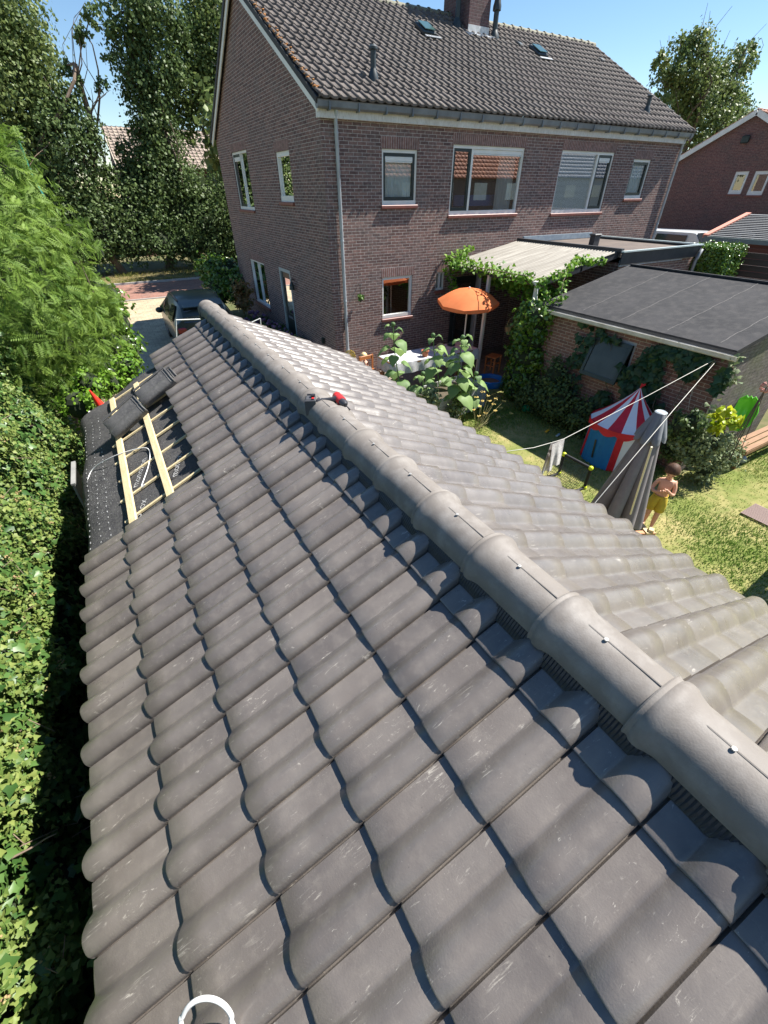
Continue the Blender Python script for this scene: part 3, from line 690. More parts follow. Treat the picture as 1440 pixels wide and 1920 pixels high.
# white bargeboards, fascia, gutters, downpipes
mb = MB()
def slat(mb, a, b, wd, th, nrm):
    a, b, nrm = Vector(a), Vector(b), Vector(nrm).normalized(); d = (b-a); L = d.length; d.normalize(); s = nrm.cross(d)
    mb.box((a+b)/2, (L, wd, th), Matrix((d, s, nrm)).transposed())
e = .10
OV = .10
zf = lambda y: 5.63+(ZR-5.63)*(min(y, 2*YM-y)-10.58)/(YM-10.58)
for y0, y1 in ((10.66, YM), (HY1+.14, YM)):
    for xb in (GX-OV, HX1+OV):
        mb = MB(); slat(mb, (xb, y0, zf(y0)-.13), (xb, y1, zf(y1)-.13), .16, .03, (1, 0, 0)); mb.build('bargeboard', M_WHITE_P, house)
mb = MB(); mb.box(((GX+HX1)/2-.05, FY-.045, 5.47), (HX1-GX+.1, .09, .15)); mb.build('eaves_board', mat('weathered_white', (.66, .65, .62), .6, var=(.58, .56, .52), var2=(.45, .42, .38), scale=5, stretch=(1, 1, .4)), house)
mb = MB(); n = 8
prof = [(-.0, .0), (-.01, -.07), (-.05, -.115), (-.10, -.12), (-.14, -.09), (-.155, .0), (-.165, .012), (-.150, .012), (-.140, -.0), (-.125, -.085), (-.07, -.1), (-.03, -.08), (-.012, 0)]
x0, x1 = GX-.13, HX1+.12
V = [(x, FY-.06+a, 5.64+b) for x in (x0, x1) for a, b in prof]; k = len(prof)
mb.quads(V, [(i, (i+1) % k, (i+1) % k+k, i+k) for i in range(k)]); mb.face([V[i] for i in range(7)]); mb.face([V[k+i] for i in range(7)])
x = x0+.25
while x < x1: mb.box((x, FY-.14, 5.565), (.025, .18, .13)); x += .66
mb.build('gutter', M_ZINC, house, smooth=False)
M_PIPE = mat('pale_zinc_pipe', (.42, .46, .50), .5, metal=.2, var=(.34, .37, .40), scale=3)
def pipe(nm, x, y, z0, z1, root, m=M_PIPE, top=None):
    q = MB(); P = [(x, y, z0), (x, y, z1)]+([] if top is None else top); q.tube(P, .038, 12)
    for z in (z0+.7, z0+1.9, z0+3.2, z1-.25):
        if z < z1: q.tube([(x, y, z), (x, y, z+.03)], .046, 12)
    q.build(nm, m, root, smooth=True, angle=40)
pipe('downpipe', 5.09, FY-.055, .05, 5.42, house, top=[(5.09, FY-.12, 5.55)])
pipe('downpipe', 17.40, FY-.055, .05, 5.42, house, top=[(17.40, FY-.12, 5.55)])
# tiled roof as real relief
def pantile_roof(name, x0, x1, ya, za, yb, zb, m, parent, cw=.208, rl=.335, sgn=1):
    L = math.hypot(yb-ya, zb-za); rows = int(L/rl)+1; cols = int((x1-x0)/cw)
    ex = Vector((1, 0, 0)); es = Vector((0, (yb-ya)/L, (zb-za)/L)); en = ex.cross(es)*(1 if (yb > ya) else -1)
    T = np.array([0, .08, .2, .32, .46, .6, .8, 1.]); H = np.array([.006, .028, .043, .030, .010, .001, 0, .006])*1.15
    V = []; F = []; R = []; O = Vector((x0, ya, za)); k = len(T)
    for r in range(rows):
        for c in range(cols):
            rr = rnd.random(); b = len(V); l0 = r*rl+rnd.uniform(-.006, .006); l1 = min(L, (r+1)*rl+.03)
            for s, up in ((l0, .030), (l0, .048), (l1, .012)):
                for t, h in zip(T, H):
                    tt = t if sgn > 0 else 1-t
                    V.append(O+ex*((c+tt)*cw)+es*(s)+en*((h+up) if not (s == l0 and up < .04) else h*.6)); R.append(rr)
            for i in range(2):
                for q in range(k-1): F.append((b+i*k+q, b+i*k+q+1, b+(i+1)*k+q+1, b+(i+1)*k+q))
    return np_mesh(name, np.array(V), np.array(F), m, parent, rndv=R, smooth=False)
M_RT = mat('old_roof_tile', (.090, .074, .066), .75, .3, var=(.150, .126, .112), attr=True, var2=(.17, .15, .135), scale=3)
YE = 10.56
rf = pantile_roof('tiled_roof', GX-.12, HX1+.14, YE, 5.66, YM, ZR, M_RT, house)
rf2 = pantile_roof('tiled_roof', GX-.12, HX1+.14, 2*YM-YE, 5.66, YM, ZR, M_RT, house, cw=.30, rl=.5)
for x in (GX-.1, HX1+.11):
    mb = MB(); slat(mb, (x, YE+.05, 5.63), (x, YM, ZR-.02), .10, .10, (1, 0, 0)); slat(mb, (x, 2*YM-YE-.05, 5.63), (x, YM, ZR-.02), .10, .10, (1, 0, 0)); mb.build('verge_tile', mat('verge_dark', (.03, .028, .028), .7), house)
mb = MB()
for i in range(150):                                                   # orange lichen along the verge
    t = rnd.random()**1.3; y = YE+.1+t*(YM-YE-.2); z = 5.66+(ZR-5.66)*(y-YE)/(YM-YE)
    q = rnd.uniform(.015, .045); mb.ball((GX-.1+abs(rnd.gauss(0, .05)), y, z+.055+rnd.uniform(0, .015)), (q, q*1.2, q*.45), 6, 4)
mb.build('lichen', mat('orange_lichen', (.42, .17, .045), .9, var=(.20, .12, .05), scale=20), house)
M_RIDGE2 = mat('old_ridge', (.20, .19, .14), .8, var=(.13, .14, .09), var2=(.3, .27, .2), scale=6)
mb = MB(); x = GX-.14
while x < HX1+.1:
    V = []; n = 8
    for dx, rr in ((0, .135), (.05, .135), (.051, .118), (.40, .112)):
        for i in range(n+1): a = PI*i/n; V.append((x+dx, YM+rr*math.cos(a), ZR-.03+rr*math.sin(a)))
    mb.quads(V, [(j*(n+1)+i, j*(n+1)+i+1, (j+1)*(n+1)+i+1, (j+1)*(n+1)+i) for j in range(3) for i in range(n)]); x += .36
mb.build('ridge', M_RIDGE2, house)
# chimney, flues, rooflights
def on_roof(px, py, lift=0):
    r = ray(px, py); m = (ZR-5.66)/(YM-YE); t = (5.66-m*YE-CAMZ+lift)/(r.z-m*r.y); return Vector((0, 0, CAMZ))+r*t
M_LEAD = mat('lead_flashing', (.45, .46, .46), .5, var=(.6, .6, .6), scale=6)
pL = atY(877, 60, 14.45); pR = atY(914, 72, 14.45); pB = pL
cx0, cx1 = pL.x, pR.x
mb = MB(); y0, y1, z0, z1 = 14.45, 15.7, 7.6, 10.6
for a, b in (((cx0, y0), (cx1, y0)), ((cx1, y0), (cx1, y1)), ((cx1, y1), (cx0, y1)), ((cx0, y1), (cx0, y0))):
    L = math.hypot(b[0]-a[0], b[1]-a[1]); o = a[0]+a[1]; mb.face([(*a, z0), (*b, z0), (*b, z1), (*a, z1)], [(o, z0), (o+L, z0), (o+L, z1), (o, z1)])
mb.face([(cx0, y0, z1), (cx1, y0, z1), (cx1, y1, z1), (cx0, y1, z1)])
M_CHB = brick_mat('chimney_brick', (.15, .085, .085), (.11, .065, .07), (.16, .14, .14))
chim = mb.build('chimney', M_CHB, house)
mb = MB(); zc = 5.66+(ZR-5.66)*(y0-YE)/(YM-YE)
mb.box(((cx0+cx1)/2, y0-.012, zc+.10), (cx1-cx0+.02, .02, .2))
V = []
for i in range(33):
    x = cx0-.12+(cx1-cx0+.24)*i/32; hgt = .055*abs(math.sin(i*1.2)); V += [(x, y0-.02, zc+.05), (x, y0-.26-.06*math.sin(i*1.9), zc-.06+hgt-.02)]
mb.quads(V, [(2*i, 2*i+2, 2*i+3, 2*i+1) for i in range(32)]); mb.build('flashing', M_LEAD, chim)
M_FLUE = mat('flue_black', (.025, .035, .038), .45, .5)
def flue(px, py, h, r, cone=False):
    p = on_roof(px, py, .03); q = MB()
    q.lathe(p+Vector((0, 0, -.1)), [(r*2.0, 0), (r*2.0, .06), (r*1.7, .17), (r*1.15, .24), (r, .27)], 14)
    if cone: q.lathe(p, [(r, .1), (r, h*.5), (r*1.6, h*.52), (r*1.6, h*.6), (r*1.35, h*.66), (r*.7, h*.95), (r*.35, h*.97), (r*.8, h*.985), (r*.1, h)], 14)
    else: q.lathe(p, [(r, .1), (r, h*.84), (r*1.6, h*.86), (r*1.6, h*.93), (r*.9, h), (0, h)], 14)
    q.build('roof_flue', M_FLUE, house, smooth=True, angle=40)
flue(700, 149, .52, .06); flue(1211, 212, .42, .055); flue(857, 50, 1.15, .075, True); flue(926, 72, 1.05, .075, True)
def rooflight(px, py):
    p = on_roof(px, py, .05); mm = math.atan2(ZR-5.66, YM-YE); Rx = Matrix.Rotation(mm, 3, 'X')
    q = MB(); q.box(p+Vector((0, 0, .05)), (.42, .54, .11), Rx, bev=.03); f = q.build('rooflight', M_FLUE, house)
    q = MB(); q.box(p+Rx @ Vector((0, 0, .125)), (.33, .45, .02), Rx, bev=.005); q.build('pane', mat('rooflight_glass', (.05, .10, .09), .12, .6), f)
    q = MB(); q.box(p+Rx @ Vector((.02, -.40, .055)), (.5, .10, .012), Rx); q.build('flashing', M_ZINC, f)
rooflight(797, 60); rooflight(1008, 101)
for px, py in ((975, 84), (1128, 113)):
    p = on_roof(px, py, .06); q = MB(); q.box(p, (.16, .2, .08), Matrix.Rotation(.5, 3, 'X'), bev=.02); q.build('roof_vent', M_FLUE, house)
# ================================================================ extension, canopy, shed
M_BITU = mat('bitumen_felt', (.032, .032, .034), .88, .2, var=(.047, .046, .048), var2=(.066, .063, .062), scale=1.3, bump=.4, bscale=140)
M_BITUB = mat('brown_bitumen', (.15, .12, .10), .85, .25, var=(.11, .09, .08), scale=2, bump=.3)
M_DKWOOD = mat('dark_fascia', (.03, .032, .036), .5, var=(.05, .05, .055), scale=5)
M_ALU = mat('pale_metal_trim', (.52, .60, .60), .4, metal=.3)
def prism(mb, poly, z0, z1, top=True):
    """vertical walls on a polygon (ccw) with per-vertex top heights; uv in metres"""
    n = len(poly); zt = z1 if hasattr(z1, '__len__') else [z1]*n; u = 0
    for i in range(n):
        a, b = poly[i], poly[(i+1) % n]; L = math.hypot(b[0]-a[0], b[1]-a[1])
        mb.face([(*a, z0), (*b, z0), (*b, zt[(i+1) % n]), (*a, zt[i])], [(u, z0), (u+L, z0), (u+L, zt[(i+1) % n]), (u, zt[i])]); u += L
    if top: mb.face([(*p, z) for p, z in zip(poly, zt)], [(p[0], p[1]) for p in poly])
ext = thing('flat_roof_extension', (12.4, 9, 0), 'brick extension with flat brown felt roof and pale metal edge, behind the shed', 'extension')
ex0, ex1, ey0, ey1, ez = 10.85, 14.0, 7.33, FY-.02, 3.0
mb = MB(); prism(mb, [(ex0, ey0), (ex1, ey0), (ex1, ey1), (ex0, ey1)], 0, 2.8, False); mb.build('brick_wall', M_BRK, ext)
mb = MB(); mb.box(((ex0+ex1)/2, (ey0+ey1)/2, 2.95), (ex1-ex0+.1, ey1-ey0, .06)); mb.build('flat_roof', M_BITUB, ext)
mb = MB(); mb.box(((ex0+ex1)/2, ey0-.06, 2.90), (ex1-ex0+.16, .03, .26)); mb.build('fascia', M_DKWOOD, ext)
mb = MB(); mb.box((ex1+.07, (ey0+ey1)/2, 2.90), (.03, ey1-ey0, .26)); mb.build('fascia', M_DKWOOD, ext)
mb = MB(); mb.box(((ex0+ex1)/2, ey0-.07, 3.045), (ex1-ex0+.2, .08, .03)); mb.build('roof_trim', M_ALU, ext)
mb = MB(); mb.box((ex1+.06, (ey0+ey1)/2+.02, 3.048), (.08, ey1-ey0, .03)); mb.build('roof_trim', M_ALU, ext)
mb = MB(); mb.box((ex0-.02, (ey0+ey1)/2, 3.05), (.1, ey1-ey0, .1)); mb.build('roof_edge', M_DKWOOD, ext)
mb = MB(); mb.box(((11.0+ex1)/2, FY-.05, 3.06), (ex1-11.0, .06, .14)); mb.build('flashing', mat('blue_grey_flashing', (.22, .27, .32), .6, var=(.3, .36, .4)), ext)
mb = MB(); mb.box((12.1, ey0-.03, 2.80), (2.6, .03, .14)); mb.build('flashing', mat('bright_zinc', (.50, .56, .62), .4, metal=.3, var=(.3, .34, .4)), ext)
p = atZ(1112, 461, 2.98); mb = MB(); mb.box(p+Vector((0, 0, .12)), (.22, .16, .26), bev=.02); mb.box(p+Vector((0, 0, .26)), (.28, .2, .05), bev=.02); mb.build('roof_vent', M_DKWOOD, ext)
mb = MB(); mb.tube([(ex1+.02, ey0-.14, 2.95), (ex1-.05, ey0-.12, 2.7), (ex1-.03, ey0-.1, .1)], .045, 10); mb.build('downpipe', M_ZINC, ext, smooth=True)
shed = thing('garden_shed', (9.4, 5, 0), 'low brick shed with black felt flat roof, white gutter and one dark window', 'shed')
sx0, sx1, sy0, sy1 = 8.12, 10.75, 3.08, 6.9; sz0, sz1 = 2.27, 2.80; ms = (sz1-sz0)/(sx1-sx0)
mb = MB(); P0 = Vector((sx0, 0, 0))
M_SHB = brick_mat('shed_brick', (.27, .135, .105), (.20, .105, .085), (.42, .36, .30), dirtamt=.25)
M_SHG = brick_mat('shed_side_brick', (.20, .17, .16), (.15, .13, .12), (.10, .09, .08), dirtamt=.7, dirt=(.13, .15, .07))
SW = (4.66, 5.56, 1.18, 1.95)
wall_grid(mb, P0, UY, Z3, sy0, sy1, 0, sz0-.06, [SW], .08, NG)
mb.face([(sx1, sy1, 0), (sx0, sy1, 0), (sx0, sy1, sz0-.06), (sx1, sy1, sz1-.06)], [(0, 0), (2.6, 0), (2.6, 2.2), (0, 2.7)])
mb.face([(sx1, sy0, 0), (sx1, sy1, 0), (sx1, sy1, sz1-.06), (sx1, sy0, sz1-.06)], [(0, 0), (3.8, 0), (3.8, 2.7), (0, 2.7)]); mb.build('brick_wall', M_SHB, shed)
mb = MB(); mb.face([(sx0, sy0, 0), (sx1, sy0, 0), (sx1, sy0, sz1-.06), (sx0, sy0, sz0-.06)], [(0, 0), (2.6, 0), (2.6, 2.7), (0, 2.2)]); mb.build('side_wall', M_SHG, shed)
M_SASHG = mat('shed_frame', (.42, .44, .43), .5)
fr = window(shed, P0, UY, NG, *SW, [(0, 1, None, False)], M_GLASS, sill=False, lintel=False, frame=M_SASHG)
hz_ = Vector((sx0-.02, 0, SW[3]-.05)); ta = math.radians(17); dn_ = Vector((-math.sin(ta), 0, -math.cos(ta))); nn_ = Vector((-math.cos(ta), 0, math.sin(ta))); Hs = .74; Mh = Matrix((UY, nn_, dn_)).transposed(); q = MB()
for yc_, w_, s0_, s1_ in ((SW[0]+.07, .06, 0, Hs), (SW[1]-.07, .06, 0, Hs), ((SW[0]+SW[1])/2, .82, 0, .06), ((SW[0]+SW[1])/2, .82, Hs-.07, Hs)): q.box(hz_+UY*yc_+dn_*(s0_+s1_)/2+nn_*(.003 if w_ > .1 else 0), (w_, .04, s1_-s0_), Mh)
sh_ = q.build('open_sash', M_DKSASH, fr); q = MB(); a_, b_ = SW[0]+.09, SW[1]-.09; q.face([hz_+UY*a_+dn_*.05, hz_+UY*b_+dn_*.05, hz_+UY*b_+dn_*(Hs-.06), hz_+UY*a_+dn_*(Hs-.06)]); q.build('pane', mat('shaded_glass', (.035, .045, .04), .18, .35, var=(.06, .07, .065), scale=3), fr)  # creeper shade over the pane is put into its dark opaque colour
zr = lambda x, d=0: sz0+(x-sx0)*ms+d
mb = MB()
a = [(sx0-.12, sy0-.06), (sx1, sy0-.06), (sx1, sy1+.1), (sx0-.12, sy1+.1)]
V = [(*p, zr(p[0], d)) for d in (-.07, .0) for p in a]; mb.quads(V, [(4, 5, 6, 7), (0, 1, 5, 4), (1, 2, 6, 5), (2, 3, 7, 6), (3, 0, 4, 7), (3, 2, 1, 0)]); roof = mb.build('felt_roof', M_BITU, shed)
M_SEAM = mat('seam_grit', (.12, .115, .11), .9)
for y in (6.0, 5.11, 4.22, 3.35):
    mb = MB(); pts = []
    for i in range(41): x = sx0+(sx1-sx0)*i/40; pts.append((x, y+.008*math.sin(i*.7+y*3)+.004*math.sin(i*2.1)))
    V = []
    for i, (x, yy) in enumerate(pts): wv = .004+.003*abs(math.sin(i*1.7+y)); V += [(x, yy-wv, zr(x, .004)), (x, yy+wv, zr(x, .004))]
    mb.quads(V, [(2*i, 2*i+2, 2*i+3, 2*i+1) for i in range(40)]); mb.build('felt_seam', M_SEAM, roof)
mb = MB(); mb.box((sx0-.10, (sy0+sy1)/2, sz0-.075), (.05, sy1-sy0+.12, .05)); mb.build('roof_edge', M_DKWOOD, shed)
mb = MB(); mb.box((sx1-.02, (sy0+sy1)/2, sz1+.02), (.06, sy1-sy0+.1, .03)); mb.build('roof_edge', M_BITU, shed)
mb = MB(); V = [(sx0-.14+a, y, sz0-.10+b) for y in (sy0-.12, sy1+.12) for a, b in prof]
V = [(sx0-.125+a, y, sz0-.095+b) for y in (sy0-.12, sy1+.12) for a, b in [(p[0]*.62, p[1]*.62) for p in prof]]
mb.quads(V, [(i, (i+1) % k, (i+1) % k+k, i+k) for i in range(k)]); mb.face([V[i] for i in range(7)])
mb.build('gutter', mat('old_white_gutter', (.62, .60, .56), .5, var=(.45, .42, .36), scale=4), shed)
# patio canopy
can = thing('patio_canopy', (9.6, 9, 0), 'open patio canopy with a pale corrugated sloping roof between house and shed', 'canopy')
kx0, kx1, ky0, ky1, kz0, kz1 = 8.28, 11.0, 7.38, FY-.03, 2.60, 3.06
mb = MB(); V = []; n = 308
for i in range(n+1):
    y = ky0+(ky1-ky0)*i/n; d = .020*math.cos(i*PI/4)
    V += [(kx0, y, kz0+d), (kx1, y, kz1+d)]
mb.quads(V, [(2*i, 2*i+2, 2*i+3, 2*i+1) for i in range(n)])
mb.build('corrugated_sheet', mat('corrugated_plastic', (.30, .275, .23), .6, .3, var=(.17, .15, .12), var2=(.13, .11, .085), scale=1.3, detail=2, stretch=(.25, 9, 1)), can, smooth=True)
mb = MB()
for x, z in ((kx0+.1, kz0-.07), (kx0+1.3, kz0+.14), (kx1-.1, kz1-.09)): mb.box((x, (ky0+ky1)/2, z), (.06, ky1-ky0-.02, .10))
mb.box(((kx0+kx1)/2, ky0+.03, (kz0+kz1)/2-.06), (kx1-kx0-.1, .04, .12), Matrix.Rotation(-math.atan2(kz1-kz0, kx1-kx0), 3, 'Y')); mb.build('roof_beam', M_DKWOOD, can)
for y in (ky0+.15, ky0+1.75): mb = MB(); mb.box((kx0+.1, y, 1.26), (.07, .07, 2.5)); mb.build('post', M_WHITE_P, can)
mb = MB(); mb.box((kx0-.05, ky0+.05, kz0-.03), (.09, .14, .06)); mb.tube([(kx0-.06, ky0+.03, kz0-.06), (kx0+.06, ky0+.06, kz0-.4)], .03, 8); mb.build('gutter_end', M_WHITE_P, can)
mb = MB(); V = []
for i in range(50):
    u = i/49; o = .045*math.sin(i*1.15); V += [(8.65+.5*u, 9.75+.75*u+o, .15), (8.65+.5*u+.02, 9.75+.75*u+o, 2.45)]
mb.quads(V, [(2*i, 2*i+2, 2*i+3, 2*i+1) for i in range(49)]); tag(mb.build('curtain', mat('grey_curtain', (.34, .34, .36), .9, var=(.25, .25, .27)), None, smooth=True), 'long grey curtain hanging under the canopy beside the back door', 'curtain')
tag(MB().lathe((10.25, 9.0, .75), [(.0, 0), (.2, .02), (.22, .1), (.22, .72), (.18, .8), (.0, .82)], 20).build('white_tank', mat('enamel_white', (.5, .5, .48), .4), smooth=True, angle=40), 'white cylindrical tank in the shade at the back of the canopy', 'tank')
q = thing('wicker_basket', (9.3, 9.0, 1.15), 'pale wicker shopping basket hanging in the shade under the canopy', 'basket')
mb = MB(); V = []
for i, (rr, z) in enumerate([(.10, 0), (.15, .06), (.18, .16), (.20, .22)]):
    for k_ in range(20): a = 2*PI*k_/20; V.append((9.3+rr*math.cos(a), 9.0+rr*.6*math.sin(a), 1.0+z))
mb.quads(V, [(i*20+k_, i*20+(k_+1) % 20, (i+1)*20+(k_+1) % 20, (i+1)*20+k_) for i in range(3) for k_ in range(20)]); M_WICK = mat('wicker', (.5, .38, .2), .8, var=(.4, .28, .13), scale=60); mb.build('basket_body', M_WICK, q)
mb = MB(); mb.tube([(9.3+.16*math.cos(a), 9.0, 1.22+.22*math.sin(a)) for a in np.linspace(0, PI, 12)], .01, 6); mb.build('handle', M_WICK, q)

# ================================================================ neighbours on the right
nb = thing('neighbour_house', (34, 17, 0), 'second brick house at the right edge with white edged gable and orange roof tiles', 'house')
NX = 30.0
ap = atX(1424, 210, NX); el = atX(1278, 296, NX); sl = (ap.z-el.z)/(el.y-ap.y); yr = 2*ap.y-el.y-3.0; yl = el.y+2.2
zl = ap.z-sl*(yl-ap.y)
M_BRK2 = brick_mat('neighbour_brick', (.20, .095, .08), (.14, .07, .065), (.22, .18, .17))
wins = []
for (ax_, ay_, bx_, by_, cx_, cy_) in ((1380, 322, 1405, 322, 1362, 364), (1417, 321, 1447, 321, 1403, 366), (1388, 432, 1420, 432, 1378, 462)):
    t1, t2, b1 = atX(ax_, ay_, NX), atX(bx_, by_, NX), atX(cx_, cy_, NX); wins.append((min(t1.y, t2.y), max(t1.y, t2.y), b1.z, t1.z))
mb = MB(); zw = zl-.1
wall_grid(mb, Vector((NX, 0, 0)), UY, Z3, yr, yl, 0, ap.z, wins, .09, NG, clip=[(sl, -1, ap.z-.05-sl*ap.y), (-sl, -1, ap.z-.05+sl*ap.y)])
mb.face([(NX, yl, 0), (NX+9, yl, 0), (NX+9, yl, zw), (NX, yl, zw)], [(0, 0), (9, 0), (9, zw), (0, zw)]); mb.build('brick_wall', M_BRK2, nb)
for w_ in wins: window(nb, Vector((NX, 0, 0)), UY, NG, *w_, [(0, 1, None, False)], M_GLASS, sill=True, lintel=False, fw=.13, back=None)
M_ORT = mat('orange_roof_tile', (.42, .15, .07), .7, var=(.30, .11, .06), attr=True)
for ya in (yl, yr):
    zz = ap.z-sl*abs(ya-ap.y)
    Lr = pantile_roof('tiled_roof', NX-.2, NX+9, ya, zz, ap.y, ap.z+.08, M_ORT, nb, cw=.3, rl=.4)
    mb = MB(); slat(mb, (NX-.17, ya, zz-.07), (NX-.17, ap.y, ap.z-.0), .22, .05, (1, 0, 0)); mb.build('bargeboard', M_WHITE_P, nb)
mb = MB(); mb.box((NX-.12, ap.y+.1, ap.z-1.0), (.1, .35, .3), bev=.03); mb.build('gable_lamp', M_DKSASH, nb)
# slate roofed outbuilding
ob = thing('timber_outbuilding', (18.5, 7.5, 0), 'red brown timber outbuilding with grey slate roof and orange verge, beyond the shed', 'outbuilding')
e0 = atX(1330, 443, 17.5); OT = 19.6; e1 = atX(1390, 401, OT); za, zb = e0.z, e1.z
M_SLATE = mat('grey_slate', (.10, .105, .11), .7, var=(.13, .135, .14), attr=True)
yL = e0.y; yR = 3.0
mb = MB(); rows = 14; R = []
for i in range(rows):
    xa = 17.45+(OT-17.45)*i/rows; xb = 17.45+(OT-17.45)*(i+1)/rows; z_a = za+(zb-za)*i/rows+.012; z_b = za+(zb-za)*(i+1)/rows; c = yR
    while c < yL+.05:
        wd = .26; rr = .05+rnd.random(); d = min(c+wd, yL+.05)
        mb.face([(xa, c, z_a+.004), (xa, d, z_a+.004), (xb+.03, d, z_b), (xb+.03, c, z_b)], r=rr); mb.face([(xa, c, z_a-.004), (xa, d, z_a-.004), (xa, d, z_a+.012), (xa, c, z_a+.012)], r=rr); c = d+.003
        if d >= yL+.04: break
mb.build('slate_roof', M_SLATE, ob)
mb = MB(); slat(mb, (17.42, yL+.09, za), (OT, yL+.09, zb), .10, .16, (0, 1, 0)); mb.build('verge', mat('orange_verge', (.55, .22, .15), .6), ob)
mb = MB(); mb.box((17.40, (yR+yL)/2+.05, za-.06), (.06, yL-yR+.1, .12)); mb.build('fascia', mat('dark_green_fascia', (.16, .21, .20), .5), ob)
mb = MB(); z = .1
while z < za-.12:
    mb.box((17.62+.004*(int(z*10) % 2), (yR+yL)/2, z+.07), (.03, yL-yR-.2, .135)); z += .14
mb.build('timber_wall', mat('red_timber', (.16, .05, .032), .6, var=(.11, .035, .025), scale=2, stretch=(1, .4, 6)), ob)
mb = MB(); mb.box((18.6, yL-.14, 1.4), (1.9, .04, 2.8)); mb.build('end_wall', mat('red_timber', (0, 0, 0)), ob)
fc = thing('dark_timber_fence', (15.4, 6, 0), 'tall dark brown board fence with a black post, behind the shed roof', 'fence')
fz = atX(1400, 478, 15.4).z
M_FEN = mat('dark_fence', (.040, .030, .028), .7, var=(.06, .045, .04), scale=3, stretch=(1, .4, 5)); z = .1
mb = MB()
while z < fz: mb.box((15.4+.01*(int(z*8) % 2), 4.9, z+.07), (.025, 4.6, .13)); z += .145
mb.build('board_panel', M_FEN, fc)
for y in (atX(1372, 500, 15.35).y, 4.7, 3.0):
    mb = MB(); mb.box((15.35, y, fz/2+.03), (.09, .09, fz+.06)); mb.build('post', M_DKWOOD, fc)
# white van beyond the house
va = atX(1226, 430, 25.5); vb = atX(1300, 433, 25.5); vc = atX(1330, 442, 25.5); vt = va.z; vy0 = vc.y-.2; vy1 = vb.y
M_VAN = mat('van_white', (.62, .64, .66), .25, coat=.6); M_CARG = mat('car_glass', (.02, .025, .03), .05, .8)
van = thing('white_van', (26.3, vb.y, 0), 'white van with dark windows parked between the two houses', 'van')
mb = MB(); prof2 = [(vy1+5.0, .4, vt-.02), (vy1+.1, .4, vt), (vy1-.12, .4, vt-.02), (vy1-.6, .4, vt-.55), (vy1-.95, .4, vt-1.0), (vy1-1.9, .4, vt-1.15), (vy1-2.1, .45, vt-1.5)]
V = []
for y, z0_, z1_ in prof2:
    for x, z in ((25.45, z0_), (25.45, z0_+(z1_-z0_)*.55), (25.6, z1_-.05), (25.8, z1_), (26.9, z1_), (27.1, z1_-.05), (27.25, z0_+(z1_-z0_)*.55), (27.25, z0_)): V.append((x, y, z))
mb.quads(V, [(i*8+j, i*8+j+1, (i+1)*8+j+1, (i+1)*8+j) for i in range(6) for j in range(7)]+[tuple(range(8)), tuple(48+i for i in range(8))]); mb.build('body', M_VAN, van, smooth=True, angle=40)
mb = MB(); x = 25.43
for a, b in ((vy1+3.4, vy1+1.9), (vy1+1.8, vy1+.2)): mb.face([(x-.01, a, vt-.75), (x-.01, b, vt-.75), (x+.09, b, vt-.16), (x+.09, a, vt-.16)])
mb.build('side_window', M_CARG, van)
mb = MB(); mb.face([(25.62, vy1-.17, vt-.05), (27.08, vy1-.17, vt-.05), (27.15, vy1-.93, vt-.93), (25.55, vy1-.93, vt-.93)]); mb.build('windscreen', M_CARG, van)
for y in (vy1+3.6, vy1-1.3):
    mb = MB(); mb.lathe((25.4, y, .36), [(.2, 0), (.34, .0), (.36, .05), (.36, .2), (.2, .2)], 20, axis=(1, 0, 0)); mb.build('wheel', mat('tyre', (.02, .02, .02), .8), van)
# far house behind the trees on the left
fh = thing('far_house', (7, 50, 0), 'pale tiled roof of a house glimpsed through the trees on the left', 'house')
a1, a2, a3, a4 = atY(207, 272, 45), atY(236, 330, 45), atY(390, 275, 46), atY(412, 302, 45)
xL, xR_ = a1.x-.0, a4.x+3; zlo, zhi = a4.z-.3, 8.2
pantile_roof('tiled_roof', xL, xR_, 44, zlo-.3, 48.5, zhi, mat('pale_roof_tile', (.36, .29, .23), .8, var=(.28, .22, .18), attr=True), fh, cw=.32, rl=.4)
mb = MB(); prism(mb, [(xL+.2, 44.6), (xR_-.2, 44.6), (xR_-.2, 53), (xL+.2, 53)], 0, zlo-.1, False)
mb.face([(xL+.2, 44.6, zlo-.1), (xL+.2, 53, zlo-.1), (xL+.2, 48.6, zhi-.1)], [(0, 0), (8.4, 0), (4, 3)]); mb.build('brick_wall', M_BRK2, fh)
mb = MB(); slat(mb, (xL-.05, 44, zlo-.35), (xL-.05, 48.5, zhi-.05), .2, .06, (1, 0, 0)); mb.build('bargeboard', mat('buff_board', (.45, .38, .3), .6), fh)
# house across the gardens (only seen mirrored in the window panes)
mh = thing('opposite_house', (26, -22, 0), 'house across the gardens, seen mirrored in the upstairs window panes', 'house')
mb = MB(); prism(mb, [(16, -26), (40, -26), (40, -17), (16, -17)], 0, 5.2, False); mb.build('brick_wall', M_BRK, mh)
for ya in (-16.8, -26.2): pantile_roof('tiled_roof', 15.8, 40.2, ya, 5.1, -21.5, 8.6, M_ORT, mh, cw=.45, rl=.5)
for x in (17.5, 21, 25, 29, 33, 37):
    mb = MB()
    for z in (1.0, 3.5): mb.box((x, -16.97, z+.65), (1.5, .06, 1.3))
    mb.build('window', M_WHITE_P, mh)

